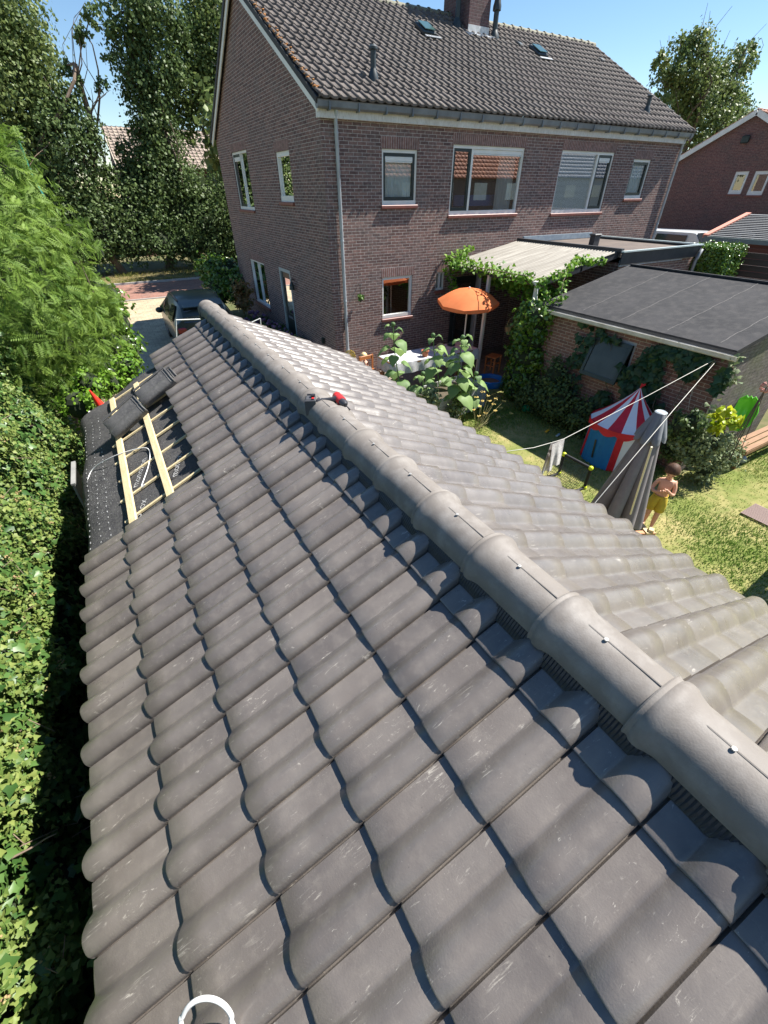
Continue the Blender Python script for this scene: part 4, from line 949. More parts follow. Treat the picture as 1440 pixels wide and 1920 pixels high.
m2 = thing('opposite_house', (62, -24, 0), 'pale rendered house beside the other one mirrored in the upstairs panes', 'house')
mb = MB(); prism(mb, [(46, -38), (78, -38), (78, -27), (46, -27)], 0, 5.6, False); mb.build('rendered_wall', mat('pale_render', (.50, .52, .56), .8, var=(.42, .44, .48)), m2)
for ya in (-26.8, -38.2): pantile_roof('tiled_roof', 45.8, 78.2, ya, 5.5, -32.5, 10.2, mat('slate_blue_roof', (.15, .18, .23), .6), m2, cw=.6, rl=.6)
for x in (48, 52, 57, 62, 67, 72):
    mb = MB()
    for z in (1.0, 3.5): mb.box((x, -26.97, z+.65), (1.8, .06, 1.3))
    mb.build('window', M_WHITE_P, m2)
# ================================================================ garden things
def obj1(mb, name, m, label, cat, group=None, smooth=False, angle=None): return tag(mb.build(name, m, None, smooth=smooth, angle=angle), label, cat, group)
def spline(P, n=8):
    P = [Vector(p) for p in P]; out = []
    for i in range(len(P)-1):
        p0, p1, p2, p3 = P[max(i-1, 0)], P[i], P[i+1], P[min(i+2, len(P)-1)]
        for t in np.linspace(0, 1, n, endpoint=False): out.append(.5*((2*p1)+(-p0+p2)*t+(2*p0-5*p1+4*p2-p3)*t*t+(-p0+3*p1-3*p2+p3)*t**3))
    out.append(P[-1]); return out
# orange umbrella over the table
M_OR = mat('orange_canvas', (.88, .27, .10), .8, .2, var=(.80, .22, .08), scale=2.5, trans=.3)
UC = Vector((7.66, 9.0, 0)); UZ = 2.06; UR = .77
um = thing('orange_parasol', UC, 'open orange parasol standing in the patio table', 'parasol')
mb = MB(); V = []; n = 8; rings = [(0, .23), (.25, .205), (.5, .15), (.75, .065), (1, -.05)]; seg = 4
tx = Matrix.Rotation(math.radians(5), 3, 'X') @ Matrix.Rotation(math.radians(-4), 3, 'Y')
for f, z in rings:
    for i in range(n*seg):
        a = 2*PI*i/(n*seg); u = (i % seg)/seg; sag = 1-.085*math.sin(PI*u)*f; V.append(tuple(UC+Vector((0, 0, UZ))+tx @ Vector((f*UR*sag*math.cos(a), f*UR*sag*math.sin(a), z-.03*math.sin(PI*u)*f*(1-f)*0))))
for i in range(n*seg):                                               # valance
    b = Vector(V[4*n*seg+i]); u = (i % seg)/seg; V.append(tuple(b+Vector((0, 0, -.065-.02*math.sin(PI*u)))))
N_ = n*seg; mb.quads(V, [(r_*N_+i, r_*N_+(i+1) % N_, (r_+1)*N_+(i+1) % N_, (r_+1)*N_+i) for r_ in range(5) for i in range(N_)]); mb.build('canopy', M_OR, um, smooth=True, angle=25)
mb = MB(); mb.tube([UC+Vector((0, 0, .0)), UC+Vector((0, 0, UZ+.2))], .018, 8); mb.ball(UC+Vector((0, 0, UZ+.25)), .022, 8, 6); mb.build('pole', M_WHITE_P, um)
mb = MB()
for i in range(n):
    a = 2*PI*i/n; mb.tube([UC+Vector((0, 0, UZ-.15)), UC+Vector((0, 0, UZ))+tx @ Vector((.5*UR*math.cos(a), .5*UR*math.sin(a), .13))], .005, 5)
mb.build('strut', M_WHITE_P, um)
# patio table with cloth
tb = thing('patio_table', (6.3, 9.0, 0), 'long patio table under a pale speckled cloth, beside the house wall', 'table')
tx0, tx1, ty0, ty1, tz = 5.25, 7.85, 8.58, 9.35, .93
M_CLO = mat('speckled_cloth', (.50, .49, .50), .8, var=(.33, .33, .37), var2=(.65, .64, .62), scale=12)
mb = MB(); nx, ny = 52, 18; V = []
for j in range(ny+1):
    for i in range(nx+1):
        u, v = i/nx*1.16-.08, j/ny*1.5-.25; x = tx0+(tx1-tx0)*min(max(u, 0), 1); y = ty0+(ty1-ty0)*min(max(v, 0), 1)
        ox = (u-min(max(u, 0), 1))*(tx1-tx0); oy = (v-min(max(v, 0), 1))*(ty1-ty0); d = math.hypot(ox, oy)
        z = tz-d*1.35 if d > 0 else tz; wv = .02*math.sin(i*.9)*min(1, abs(oy)*12)+.02*math.sin(j*1.1)*min(1, abs(ox)*12)
        V.append((x+math.copysign(.01, ox)*(d > 0)+(wv if ox else 0), y+(math.copysign(.01, oy)*(d > 0))+(wv if oy else 0), z))
mb.quads(V, [(j*(nx+1)+i, j*(nx+1)+i+1, (j+1)*(nx+1)+i+1, (j+1)*(nx+1)+i) for j in range(ny) for i in range(nx)]); tag(mb.build('tablecloth', M_CLO, None, smooth=True, angle=50), 'pale speckled cloth draped over the patio table', 'tablecloth')
mb = MB(); mb.box(((tx0+tx1)/2, (ty0+ty1)/2, tz-.03), (tx1-tx0, ty1-ty0, .035)); mb.build('table_top', mat('teak', (.30, .15, .06), .6, var=(.2, .1, .04)), tb)
for x in (tx0+.1, tx1-.1):
    for y in (ty0+.08, ty1-.08): mb = MB(); mb.box((x, y, tz/2-.03), (.06, .06, tz-.05)); mb.build('leg', mat('teak', (0, 0, 0)), tb)
M_TERRA = mat('terracotta', (.42, .15, .07), .75, var=(.33, .11, .05))
def pot(x, y, z, r, h, label, m=M_TERRA, name='flower_pot'):
    mb = MB(); mb.lathe((x, y, z), [(0, .002), (r*.72, .002), (r*.95, h*.8), (r*1.08, h*.8), (r*1.08, h), (r*.92, h), (r*.9, h*.85), (0, h*.85)], 18); return obj1(mb, name, m, label, 'pot', smooth=True, angle=40)
pt_ = atZ(797, 662, tz+.08); pot(pt_.x, pt_.y, tz, .09, .15, 'small terracotta pot on the patio table, left of the lantern')
pl = atZ(826, 655, tz+.1)
lt = thing('wicker_lantern', (pl.x, pl.y, tz), 'round wicker lantern on the patio table', 'lantern')
mb = MB()
for k_ in range(7): a = k_*PI/7; mb.tube([(pl.x+.12*math.cos(a)*math.cos(b), pl.y+.12*math.sin(a)*math.cos(b), tz+.125+.12*math.sin(b)) for b in np.linspace(0, 2*PI, 20)], .006, 5)
mb.build('cage', M_WICK, lt); mb = MB(); mb.lathe((pl.x, pl.y, tz), [(0, .004), (.07, .004), (.07, .02), (.04, .03), (.04, .12), (0, .12)], 12); mb.build('candle_holder', M_WHITE_P, lt)
pl = atZ(846, 645, tz+.04); mb = MB(); mb.lathe((pl.x, pl.y, tz), [(0, .002), (.1, .002), (.11, .05), (.06, .06), (.05, .09), (.07, .1), (0, .1)], 16); obj1(mb, 'black_stand', M_DKSASH, 'black weight round the foot of the orange parasol', 'stand', smooth=True, angle=40)
# orange wooden chair at table end
M_OWOOD = mat('orange_wood', (.50, .19, .06), .5, var=(.40, .14, .045), scale=6, stretch=(6, 1, 1))
def stool(name, c, w_, d_, h, label, rz=0, mm=M_OWOOD, back=0):
    t = thing(name, c, label, 'stool' if not back else 'chair'); Rz = Matrix.Rotation(rz, 3, 'Z'); c = Vector(c)
    for i in range(1): mb = MB(); mb.box(c+Vector((0, 0, h-.015)), (w_, d_, .03), Rz, bev=.006); mb.build('seat', mm, t)
    for sx in (-1, 1):
        for sy in (-1, 1): mb = MB(); hh = h-.03 if not (back and sy > 0) else h+back; mb.box(c+Rz @ Vector((sx*(w_/2-.025), sy*(d_/2-.025), hh/2)), (.035, .035, hh), Rz); mb.build('leg', mm, t)
    for sy in (-1, 1): mb = MB(); mb.box(c+Rz @ Vector((0, sy*(d_/2-.025), h*.62)), (w_-.07, .02, .03), Rz); mb.build('rail', mm, t)
    for sx in (-1, 1): mb = MB(); mb.box(c+Rz @ Vector((sx*(w_/2-.025), 0, h*.5)), (.02, d_-.07, .03), Rz); mb.build('rail', mm, t)
    if back: mb = MB(); mb.box(c+Rz @ Vector((0, d_/2-.02, h+back-.05)), (w_, .025, .09), Rz, bev=.005); mb.build('backrest', mm, t)
    return t
stool('wooden_stool', (8.80, 8.98, 0), .40, .32, .50, 'orange brown wooden stool standing on the shaded patio', .35)
stool('wooden_chair', (4.98, 9.25, 0), .42, .42, .62, 'orange wooden chair at the left end of the patio table', 0.1, back=.35)
mb = MB(); mb.box((9.45, 8.75, .16), (.34, .3, .03), .3); mb.box((9.45, 8.75, .30), (.34, .3, .03), .3); mb.box((9.45, 8.75, .02), (.34, .3, .03), .3)
for sx in (-1, 1):
    for sy in (-1, 1): mb.box((9.45+sx*.15, 8.75+sy*.13, .16), (.025, .025, .30))
obj1(mb, 'slatted_rack', M_OWOOD, 'low slatted wooden rack just behind the stool', 'rack')
# blue shell paddling pool
ps = Vector((8.12, 8.30, 0)); mb = MB(); V = []; n = 36
for rr, z in ((.0, .02), (.26, .02), (.29, .17), (.335, .185), (.345, .165), (.31, .0)):
    for i in range(n): a = 2*PI*i/n; w_ = 1+.07*abs(math.cos(a*4)) if rr > 0 else 0; V.append((ps.x+rr*w_*math.cos(a)*1.05, ps.y+rr*w_*math.sin(a), z))
mb.quads(V, [(r_*n+i, r_*n+(i+1) % n, (r_+1)*n+(i+1) % n, (r_+1)*n+i) for r_ in range(5) for i in range(n)])
po = obj1(mb, 'shell_sandpit', mat('blue_plastic', (.01, .16, .55), .35), 'small scalloped blue plastic shell pool with sand on the patio', 'paddling pool', smooth=True, angle=40)
mb = MB(); mb.face([(ps.x+.27*math.cos(a), ps.y+.27*math.sin(a), .09) for a in np.linspace(0, 2*PI, 24, endpoint=False)]); mb.build('sand', mat('dark_sand', (.18, .14, .10), .9), po)
# small toys
gb = atZ(990, 768, .06); mb = MB(); mb.lathe(gb+Vector((-.13, .02, .04)), [(.075, 0), (.08, .02), (.095, .27), (.105, .275), (.09, .26), (.07, .02), (0, .015)], 16, axis=(1, -.2, .05)); obj1(mb, 'green_bucket', mat('green_plastic', (.0, .20, .09), .4), 'dark green bucket lying on its side on the shaded lawn', 'bucket', smooth=True, angle=40)
rb = atZ(1032, 780, .1); mb = MB(); mb.ball((rb.x, rb.y, .11), .11, 20, 12)
o = obj1(mb, 'red_ball', mat('red_ball_plastic', (.45, .06, .03), .5, var=(.06, .02, .02), scale=16, detail=1), 'red and black patterned ball on the shaded lawn', 'ball', smooth=True)
for px, py, nm, col, lb in ((1046, 816, 'silver_scoop', (.4, .5, .52), 'tiny pale scoop left on the shaded lawn'), (1026, 808, 'yellow_toy', (.8, .42, .02), 'tiny orange yellow toy on the shaded lawn')):
    p = atZ(px, py, .03); mb = MB(); mb.box(p, (.14, .05, .03), .3, bev=.012); mb.tube([p, p+Vector((.09, .03, .01))], .008, 6); obj1(mb, nm, mat(nm, col, .4), lb, 'toy')
sb = atZ(1389, 862, .07); mb = MB(); mb.ball((sb.x, sb.y, .085), .085, 16, 10); obj1(mb, 'grey_ball', mat('grey_ball', (.22, .27, .26), .5, var=(.4, .42, .4), scale=12), 'small grey ball on the bright grass near the bench', 'ball', smooth=True)
# circus play tent
TC = Vector((7.55, 4.05, 0)); te = thing('circus_play_tent', TC, 'small blue circus play tent with red and white striped roof on the lawn', 'play tent')
M_TB = mat('tent_blue', (.004, .17, .42), .7, var=(.004, .13, .34), scale=3); M_TR = mat('tent_red', (.62, .01, .03), .6, var=(.5, .008, .02)); M_TW = mat('tent_white', (.72, .73, .76), .6)
nside = 16; rb_, rt_, hb, ha = .56, .61, .76, 1.42; rot0 = -2.25
apx = TC+Vector((.05, -.02, ha))
for ci, cm in ((0, M_TR), (1, M_TW)):
    mb = MB()
    for i in range(nside):
        if i % 2 != ci: continue
        a0_, a1_ = rot0+2*PI*i/nside, rot0+2*PI*(i+1)/nside; prev = None
        for t in np.linspace(0, 1, 6):
            rr = rt_*(t**1.15); z = hb+.02+(ha-hb-.02)*(1-t)**1.12; c_ = TC.lerp(Vector((apx.x, apx.y, 0)), 1-t)
            cur = (c_+Vector((rr*math.cos(a0_), rr*math.sin(a0_), z)), c_+Vector((rr*math.cos(a1_), rr*math.sin(a1_), z)))
            if prev: mb.face([prev[0], cur[0], cur[1], prev[1]])
            prev = cur
    mb.build('roof_stripe', cm, te, smooth=True)
mb = MB()
for i in range(96):
    a0_, a1_ = rot0+2*PI*i/96, rot0+2*PI*(i+1)/96; h0, h1 = (.05+.06*abs(math.sin(PI*j/8)) for j in (i, i+1))
    mb.face([TC+Vector((rt_*1.005*math.cos(a0_), rt_*1.005*math.sin(a0_), hb+.03)), TC+Vector((rt_*1.005*math.cos(a1_), rt_*1.005*math.sin(a1_), hb+.03)), TC+Vector((rt_*1.005*math.cos(a1_), rt_*1.005*math.sin(a1_), hb-h1)), TC+Vector((rt_*1.005*math.cos(a0_), rt_*1.005*math.sin(a0_), hb-h0))])
mb.build('scalloped_valance', M_TR, te)
for nm, m_, r0, r1 in (('blue_wall', M_TB, -1.05, .02), ('red_pole_band', M_TR, .02, .22), ('white_wall', M_TW, .22, 1.1), ('red_pole_band', M_TR, 1.1, 1.3), ('blue_wall', M_TB, 1.3, 2*PI-1.25), ('red_pole_band', M_TR, 2*PI-1.25, 2*PI-1.05)):
    mb = MB(); V = []; st = 24
    for i in range(st+1):
        a = -2.72+r0+(r1-r0)*i/st; wv = 1+.012*math.sin(i*1.9); V += [TC+Vector((rb_*wv*math.cos(a)*1.06, rb_*wv*math.sin(a)*1.06, .005)), TC+Vector((rb_*math.cos(a)*1.02, rb_*math.sin(a)*1.02, hb+.02))]
    mb.quads(V, [(2*i, 2*i+2, 2*i+3, 2*i+1) for i in range(st)]); mb.build(nm, m_, te, smooth=True)
a = -2.72-.55; mb = MB(); c = TC+Vector((.597*math.cos(a), .597*math.sin(a), .33)); mb.box(c, (.006, .035, .36), Matrix.Rotation(a, 3, 'Z') @ Matrix.Rotation(.1, 3, 'X')); mb.build('door_slit', M_DKSASH, te)
mb = MB(); mb.tube([apx+Vector((0, 0, -.02)), apx+Vector((0, 0, .07))], .012, 6); mb.face([apx+Vector((0, 0, .06)), apx+Vector((.09, -.02, .06)), apx+Vector((.09, -.02, .02)), apx+Vector((0, 0, .0))]); mb.build('pennant', M_TR, te)
# small football goal
g1, g2, g3, g4 = atZ(1058, 852, .42), atZ(1108, 878, .42), atZ(1092, 918, .03), atZ(1030, 905, .03)
gl = thing('mini_football_goal', (g3.x, g3.y, 0), 'small black football goal with lime corners and net, beside the towel', 'goal')
g1b = Vector((g1.x, g1.y, .03)); g2b = Vector((g2.x, g2.y, .03)); M_FOAM = mat('black_foam', (.012, .012, .014), .7); M_LIME = mat('lime_plastic', (.60, .68, .02), .4)
mid = (g1+g2)/2; out = Vector((-(g2-g1).y, (g2-g1).x, 0)).normalized()
if out.dot(Vector((-1, -1, 0))) < 0: out = -out
back1, back2 = g1b+out*.42, g2b+out*.42
for nm, a, b, rr in (('crossbar', g1, g2, .028), ('post', g1, g1b, .028), ('post', g2, g2b, .028), ('ground_bar', g1b, back1, .022), ('ground_bar', g2b, back2, .022), ('ground_bar', back1, back2, .022)):
    mb = MB(); mb.tube([a, b], rr, 10); mb.build(nm, M_FOAM, gl, smooth=True, angle=50)
for c in (g1, g2, g2b, g1b): mb = MB(); mb.ball(c, .042, 10, 8); mb.build('corner_joint', M_LIME, gl, smooth=True)
mb = MB()
for i in range(17):
    t = i/16; a = g1.lerp(g2, t); b = back1.lerp(back2, t); m_ = a.lerp(b, .5)-Vector((0, 0, .03)); mb.tube([a, m_, b], .0038, 4, cap=False)
for j in range(1, 12):
    t = j/12; mb.tube([g1.lerp(back1, t)-Vector((0, 0, .05*math.sin(PI*t))), g2.lerp(back2, t)-Vector((0, 0, .05*math.sin(PI*t)))], .0038, 4, cap=False)
mb.build('net', mat('net_cord', (.05, .05, .045), .7), gl)
# clothes lines and towel
hk = atX(1341, 674, 8.02)
eL1 = atX(938, 848, XER+.02); eL2 = atX(1113, 946, XER+.02); tw = hk.lerp(eL1, .585); tw.z = atY(1048, 828, tw.y).z; bend = atY(1055, 824, tw.y)
M_ROPE = mat('white_rope', (.50, .48, .43), .7)
mb = MB(); mb.tube([hk, hk.lerp(bend, .5)-Vector((0, 0, .015)), bend, bend.lerp(eL1, .5)-Vector((0, 0, .03)), eL1], .0038, 6); obj1(mb, 'washing_line', M_ROPE, 'white washing line running from shed corner over tent to garage, carrying a towel', 'washing line', 'washing lines', smooth=True)
mb = MB(); mb.tube([hk+Vector((0, -.03, 0)), hk.lerp(eL2, .5)-Vector((0, 0, .02)), eL2], .0038, 6); obj1(mb, 'washing_line', M_ROPE, 'white washing line passing in front of the closed grey parasol', 'washing line', 'washing lines', smooth=True)
mb = MB(); mb.tube(spline([hk, hk+Vector((-.0, .12, -.5)), atX(1290, 770, 8.05)]), .004, 5); obj1(mb, 'loose_cord', M_ROPE, 'thin loose cord hanging down the shed brickwork', 'cord', smooth=True)
ld = (eL1-hk).normalized(); mb = MB(); V = []; nx, ny = 14, 14; b0 = bend-ld*.02
for s in (0, 1):
    for j in range(ny+1):
        for i in range(nx+1):
            u, v = i/nx, j/ny; L = .50 if s == 0 else .36; off = Vector((ld.y, -ld.x, 0))*(.012+.05*v*(1-.4*v))*(1 if s == 0 else -1)
            f = .016*math.sin(u*11+v*2)*v; V.append(b0+ld*(u*.24+.03*v*math.sin(u*3))+Vector((0, 0, .008-L*v*(1-.12*math.sin(u*4))))+off+Vector((f, f, 0)))
k0 = (nx+1)*(ny+1); mb.quads(V, [(s*k0+j*(nx+1)+i, s*k0+j*(nx+1)+i+1, s*k0+(j+1)*(nx+1)+i+1, s*k0+(j+1)*(nx+1)+i) for s in (0, 1) for j in range(ny) for i in range(nx)])
obj1(mb, 'towel', mat('grey_towel', (.42, .40, .39), .9, var=(.62, .60, .57), var2=(.3, .26, .24), scale=7), 'grey and cream towel hanging on the washing line', 'towel', smooth=True)
# closed grey parasol on a timber foot
PC = Vector((5.47, 2.60, 0)); pa_ = thing('closed_grey_parasol', PC, 'tall closed grey parasol standing behind the garage eave', 'parasol')
M_GC = mat('grey_canvas', (.175, .158, .162), .85, .2, var=(.22, .20, .20), scale=4); M_GCL = mat('vent_canvas', (.16, .17, .185), .8)
top = atY(1241, 770, PC.y); ht = top.z-.02; lean = Vector((top.x-PC.x, 0, 0))
def folded(z0, z1, r0, r1, nf, amp, m_, nm, phase=0):
    mb = MB(); V = []; n = 96; st = 14
    for j in range(st+1):
        t = j/st; z = z0+(z1-z0)*t; r_ = r0+(r1-r0)*t; am = amp*(1-t*.8)
        for i in range(n):
            a = 2*PI*i/n; f = abs(math.sin(a*nf/2+phase+.25*math.sin(a*2)))**.7; q = r_*(1-am+am*f)*(1+.10*math.sin(a*2+1)); bz = (.05*f if j == 0 else 0)
            V.append(PC+lean*(z/ht)+Vector((q*math.cos(a), q*math.sin(a), z-bz)))
    mb.quads(V, [(r__*n+i, r__*n+(i+1) % n, (r__+1)*n+(i+1) % n, (r__+1)*n+i) for r__ in range(st) for i in range(n)]); return mb.build(nm, m_, pa_, smooth=True, angle=60)
folded(.30, ht-.14, .43, .10, 8, .46, M_GC, 'canopy'); folded(ht-.32, ht, .215, .075, 8, .28, M_GCL, 'vent_flap', .6)
mb = MB(); mb.lathe(PC+lean+Vector((0, 0, ht-.02)), [(.07, 0), (.075, .02), (.06, .03), (.045, .025), (0, .03)], 16); mb.build('cap', mat('pale_cap', (.30, .34, .36), .5), pa_, smooth=True, angle=40)
mb = MB(); mb.tube([PC+Vector((0, 0, .02)), PC+lean+Vector((0, 0, ht))], .026, 10); mb.build('pole', M_DKWOOD, pa_)
q0 = atY(1222, 838, 2.08); q1 = atY(1182, 964, 2.22); mb = MB(); mb.tube([q0, q1], .011, 6); obj1(mb, 'pale_stick', mat('pale_wood', (.70, .64, .48), .6), 'thin pale stick leaning against the closed grey parasol', 'stick')
M_PLK = mat('pale_plank', (.58, .48, .28), .65, var=(.48, .36, .18), scale=5, stretch=(8, 1, 1))
a, b = atZ(1181, 962, .06), atZ(1212, 1000, .06); ft = thing('timber_parasol_foot', (b.x, b.y, 0), 'pale timber cross foot on the grass by the child\'s feet', 'timber foot')
d = (b-a).normalized(); mb = MB(); slat(mb, a-d*.1, b+d*.05, .07, .09, (0, 0, 1)); mb.build('long_beam', M_PLK, ft)
sd_ = Vector((-d.y, d.x, 0)); mb = MB(); slat(mb, b-sd_*.22+Vector((0, 0, -.01)), b+sd_*.12+Vector((0, 0, -.01)), .07, .075, (0, 0, 1)); mb.build('cross_beam', mat('reddish_plank', (.42, .20, .09), .6, var=(.5, .3, .15)), ft)
mb = MB(); mb.box(b+sd_*.05+Vector((0, 0, .06)), (.09, .07, .05), .5, bev=.005); mb.build('block', M_PLK, ft)
# bench, slide toy, mat, swing frame
bq0, bq1 = Vector((9.05, 2.72, 0)), Vector((11.2, 2.72, 0)); M_BENCH = mat('bench_wood', (.28, .15, .07), .65, var=(.20, .10, .045), scale=4, stretch=(1, 6, 1))
bn = thing('garden_bench', (10.1, 2.72, 0), 'low wooden garden bench along the side wall of the shed', 'bench')
for yy in (2.60, 2.72, 2.84): mb = MB(); mb.box((10.1, yy, .42), (2.1, .10, .03), bev=.004); mb.build('seat_slat', M_BENCH, bn)
for x in (9.15, 11.05):
    for yy in (2.62, 2.82): mb = MB(); mb.box((x, yy, .20), (.07, .06, .40)); mb.build('leg', M_BENCH, bn)
mb = MB(); mb.box((10.1, 2.56, .37), (2.0, .03, .07)); mb.build('apron', M_BENCH, bn)
# lime plastic slide shell standing on the bench, leaning on the wall
nu, nv = 18, 18; mb = MB(); V = []; sc_ = atX(1392, 776, 9.15)
fn = Vector((-.86, -.36, .30)).normalized(); fu = Vector((fn.y, -fn.x, 0)).normalized(); fv = fn.cross(fu); fv = fv if fv.z > 0 else -fv
pT, pB = atX(1394, 738, 9.25), atX(1396, 812, 9.1); hh_ = (pT.z-pB.z)/2/fv.z*1.0; hw = (atX(1368, 775, 9.15)-atX(1418, 770, 9.15)).length/2
for j in range(nv+1):
    v = j/nv*2-1; w_ = hw*max(.12, (1-abs(v)**2.6))**.5
    for i in range(nu+1):
        u = i/nu*2-1; rib = .018*math.cos(u*9)*(1-v)*.5; e_ = max(abs(u), abs(v))
        V.append(sc_+fu*(u*w_*(1+.03*math.sin(v*9)))+fv*(v*hh_*(1+.05*math.cos(u*7)*(v > .5)))+fn*(-.10*(1-u*u)*(1-v*v)+rib+(.02 if e_ > .9 else 0)))
mb.quads(V, [(j*(nu+1)+i, j*(nu+1)+i+1, (j+1)*(nu+1)+i+1, (j+1)*(nu+1)+i) for j in range(nv) for i in range(nu)])
so_ = obj1(mb, 'green_play_shell', mat('bright_lime_plastic', (.16, .72, .03), .3), 'bright lime green plastic play shell standing behind the yellow leaved plant', 'toy', smooth=True)
md = so_.modifiers.new('thickness', 'SOLIDIFY'); md.thickness = .012
m0, m1, m2 = atZ(1388, 962, .02), atZ(1436, 985, .02), atZ(1412, 947, .02)
gm = thing('slatted_ground_mat', (m0.x+.6, m0.y-.2, 0), 'brown slatted mat lying in the grass at the right edge', 'mat')
e1_ = (m1-m0).normalized(); e2_ = Vector((-e1_.y, e1_.x, 0)); e2_ = e2_ if e2_.x > 0 else -e2_
mb = MB()
for i in range(14): o_ = m0+e2_*(.035*i); slat(mb, o_+Vector((0, 0, .015)), o_+e1_*1.1+Vector((0, 0, .015)), .022, .014, (0, 0, 1))
mb.build('slats', mat('mat_brown', (.22, .15, .13), .7), gm)
mb = MB()
for i in range(9): o_ = m0+e1_*(.13*i+.02); slat(mb, o_+Vector((0, 0, .004)), o_+e2_*.48+Vector((0, 0, .004)), .018, .008, (0, 0, 1))
mb.build('cross_bars', mat('mat_brown', (0, 0, 0)), gm)
sf = thing('timber_swing_frame', (7.6, .9, 0), 'timber swing frame beyond the right edge, its two legs casting a forked shadow', 'swing frame')
TOP = Vector((7.42, .52, 2.15))
for f_ in (Vector((8.55, 1.02, 0)), Vector((7.9, .2, 0))): mb = MB(); mb.tube([f_, TOP], .07, 10); mb.build('leg', M_PLK, sf)
mb = MB(); mb.tube([TOP+Vector((0, 0, 0)), TOP+Vector((1.9, -2.2, 0))], .07, 10); mb.build('top_beam', M_PLK, sf)
# planter of grey boards by the sunflowers
a, b = atZ(768, 733, .55), atZ(850, 708, .55); M_GB = mat('weathered_grey_board', (.36, .36, .35), .8, var=(.24, .24, .24), var2=(.5, .5, .48), scale=5, stretch=(1, 5, 3))
plt_ = thing('grey_board_planter', (a.x+.4, a.y-.3, 0), 'raised planter of weathered grey boards at the sunflower stems', 'planter')
dd = (b-a); dd.z = 0; dd.normalize(); pp = Vector((dd.y, -dd.x, 0)); pp = pp if pp.y < 0 else -pp; Lp = (b-a).length+.25; Wp = .85
for nm, p_, q_ in (('long_board', a, a+dd*Lp), ('long_board', a+pp*Wp, a+pp*Wp+dd*Lp), ('end_board', a, a+pp*Wp), ('end_board', a+dd*Lp, a+dd*Lp+pp*Wp)):
    for z in (.12, .30, .48):
        mb = MB(); p2, q2 = p_.copy(), q_.copy(); p2.z = q2.z = z; slat(mb, p2, q2, .17, .03, ((q_-p_).normalized().cross(Z3))); mb.build(nm, M_GB, plt_)
mb = MB(); mb.face([Vector((v.x, v.y, .45)) for v in (a, a+dd*Lp, a+dd*Lp+pp*Wp, a+pp*Wp)]); mb.build('soil', mat('dark_soil', (.06, .045, .03), .95, var=(.10, .08, .05), bump=.6), plt_)
# facade hanging pot
p = Vector((5.62, FY-.02, 2.2)); hp = atY(675, 556, FY-.06)
t = thing('hanging_wall_pot', hp, 'small plant pot hanging on the house wall beside the downpipe', 'plant pot')
mb = MB(); mb.tube([hp+Vector((0, .05, .28)), hp+Vector((0, -.02, .26)), hp+Vector((0, -.04, .02))], .008, 5); mb.lathe(hp+Vector((0, -.04, -.1)), [(0, 0), (.045, 0), (.06, .1), (.05, .1)], 12); mb.build('hook', M_DKSASH, t)
M_LG = mat('leaf_mid', (.06, .13, .02), .5, .4, var=(.13, .24, .04), attr=True, trans=.25)
P_, N_2, _ = blobs([(hp.x, hp.y-.05, hp.z+.0, .09, .06, .09)], 70, 10); leaves('foliage', P_, N_2, .06, M_LG, t, 'oval')
# white garden frames near the car and door
M_WF = M_WHITE_P
for k_, (pts, lb) in enumerate([([(330, 600), (386, 598), (392, 632), (331, 634)], 'white tubular frame standing behind the green car'), ([(468, 606), (488, 597), (490, 618), (470, 622)], 'white low frame beside the purple hydrangeas')]):
    y_ = 8.6 if k_ == 0 else 10.4; fr_ = thing('white_garden_frame', atY(*pts[3], y_), lb, 'frame', 'white frames at the drive'); P4 = [atY(px, py, y_) for px, py in pts]
    for nm, i0, i1 in (('post', 0, 3), ('rail', 0, 1), ('post', 1, 2), ('rail', 3, 2)):
        mb = MB(); mb.tube([P4[i0], P4[i1]], .010, 8); mb.build(nm, M_WF, fr_)
    for p4 in (P4[2], P4[3]): mb = MB(); mb.tube([p4, Vector((p4.x, p4.y, 0))], .018, 8); mb.build('leg', M_WF, fr_)
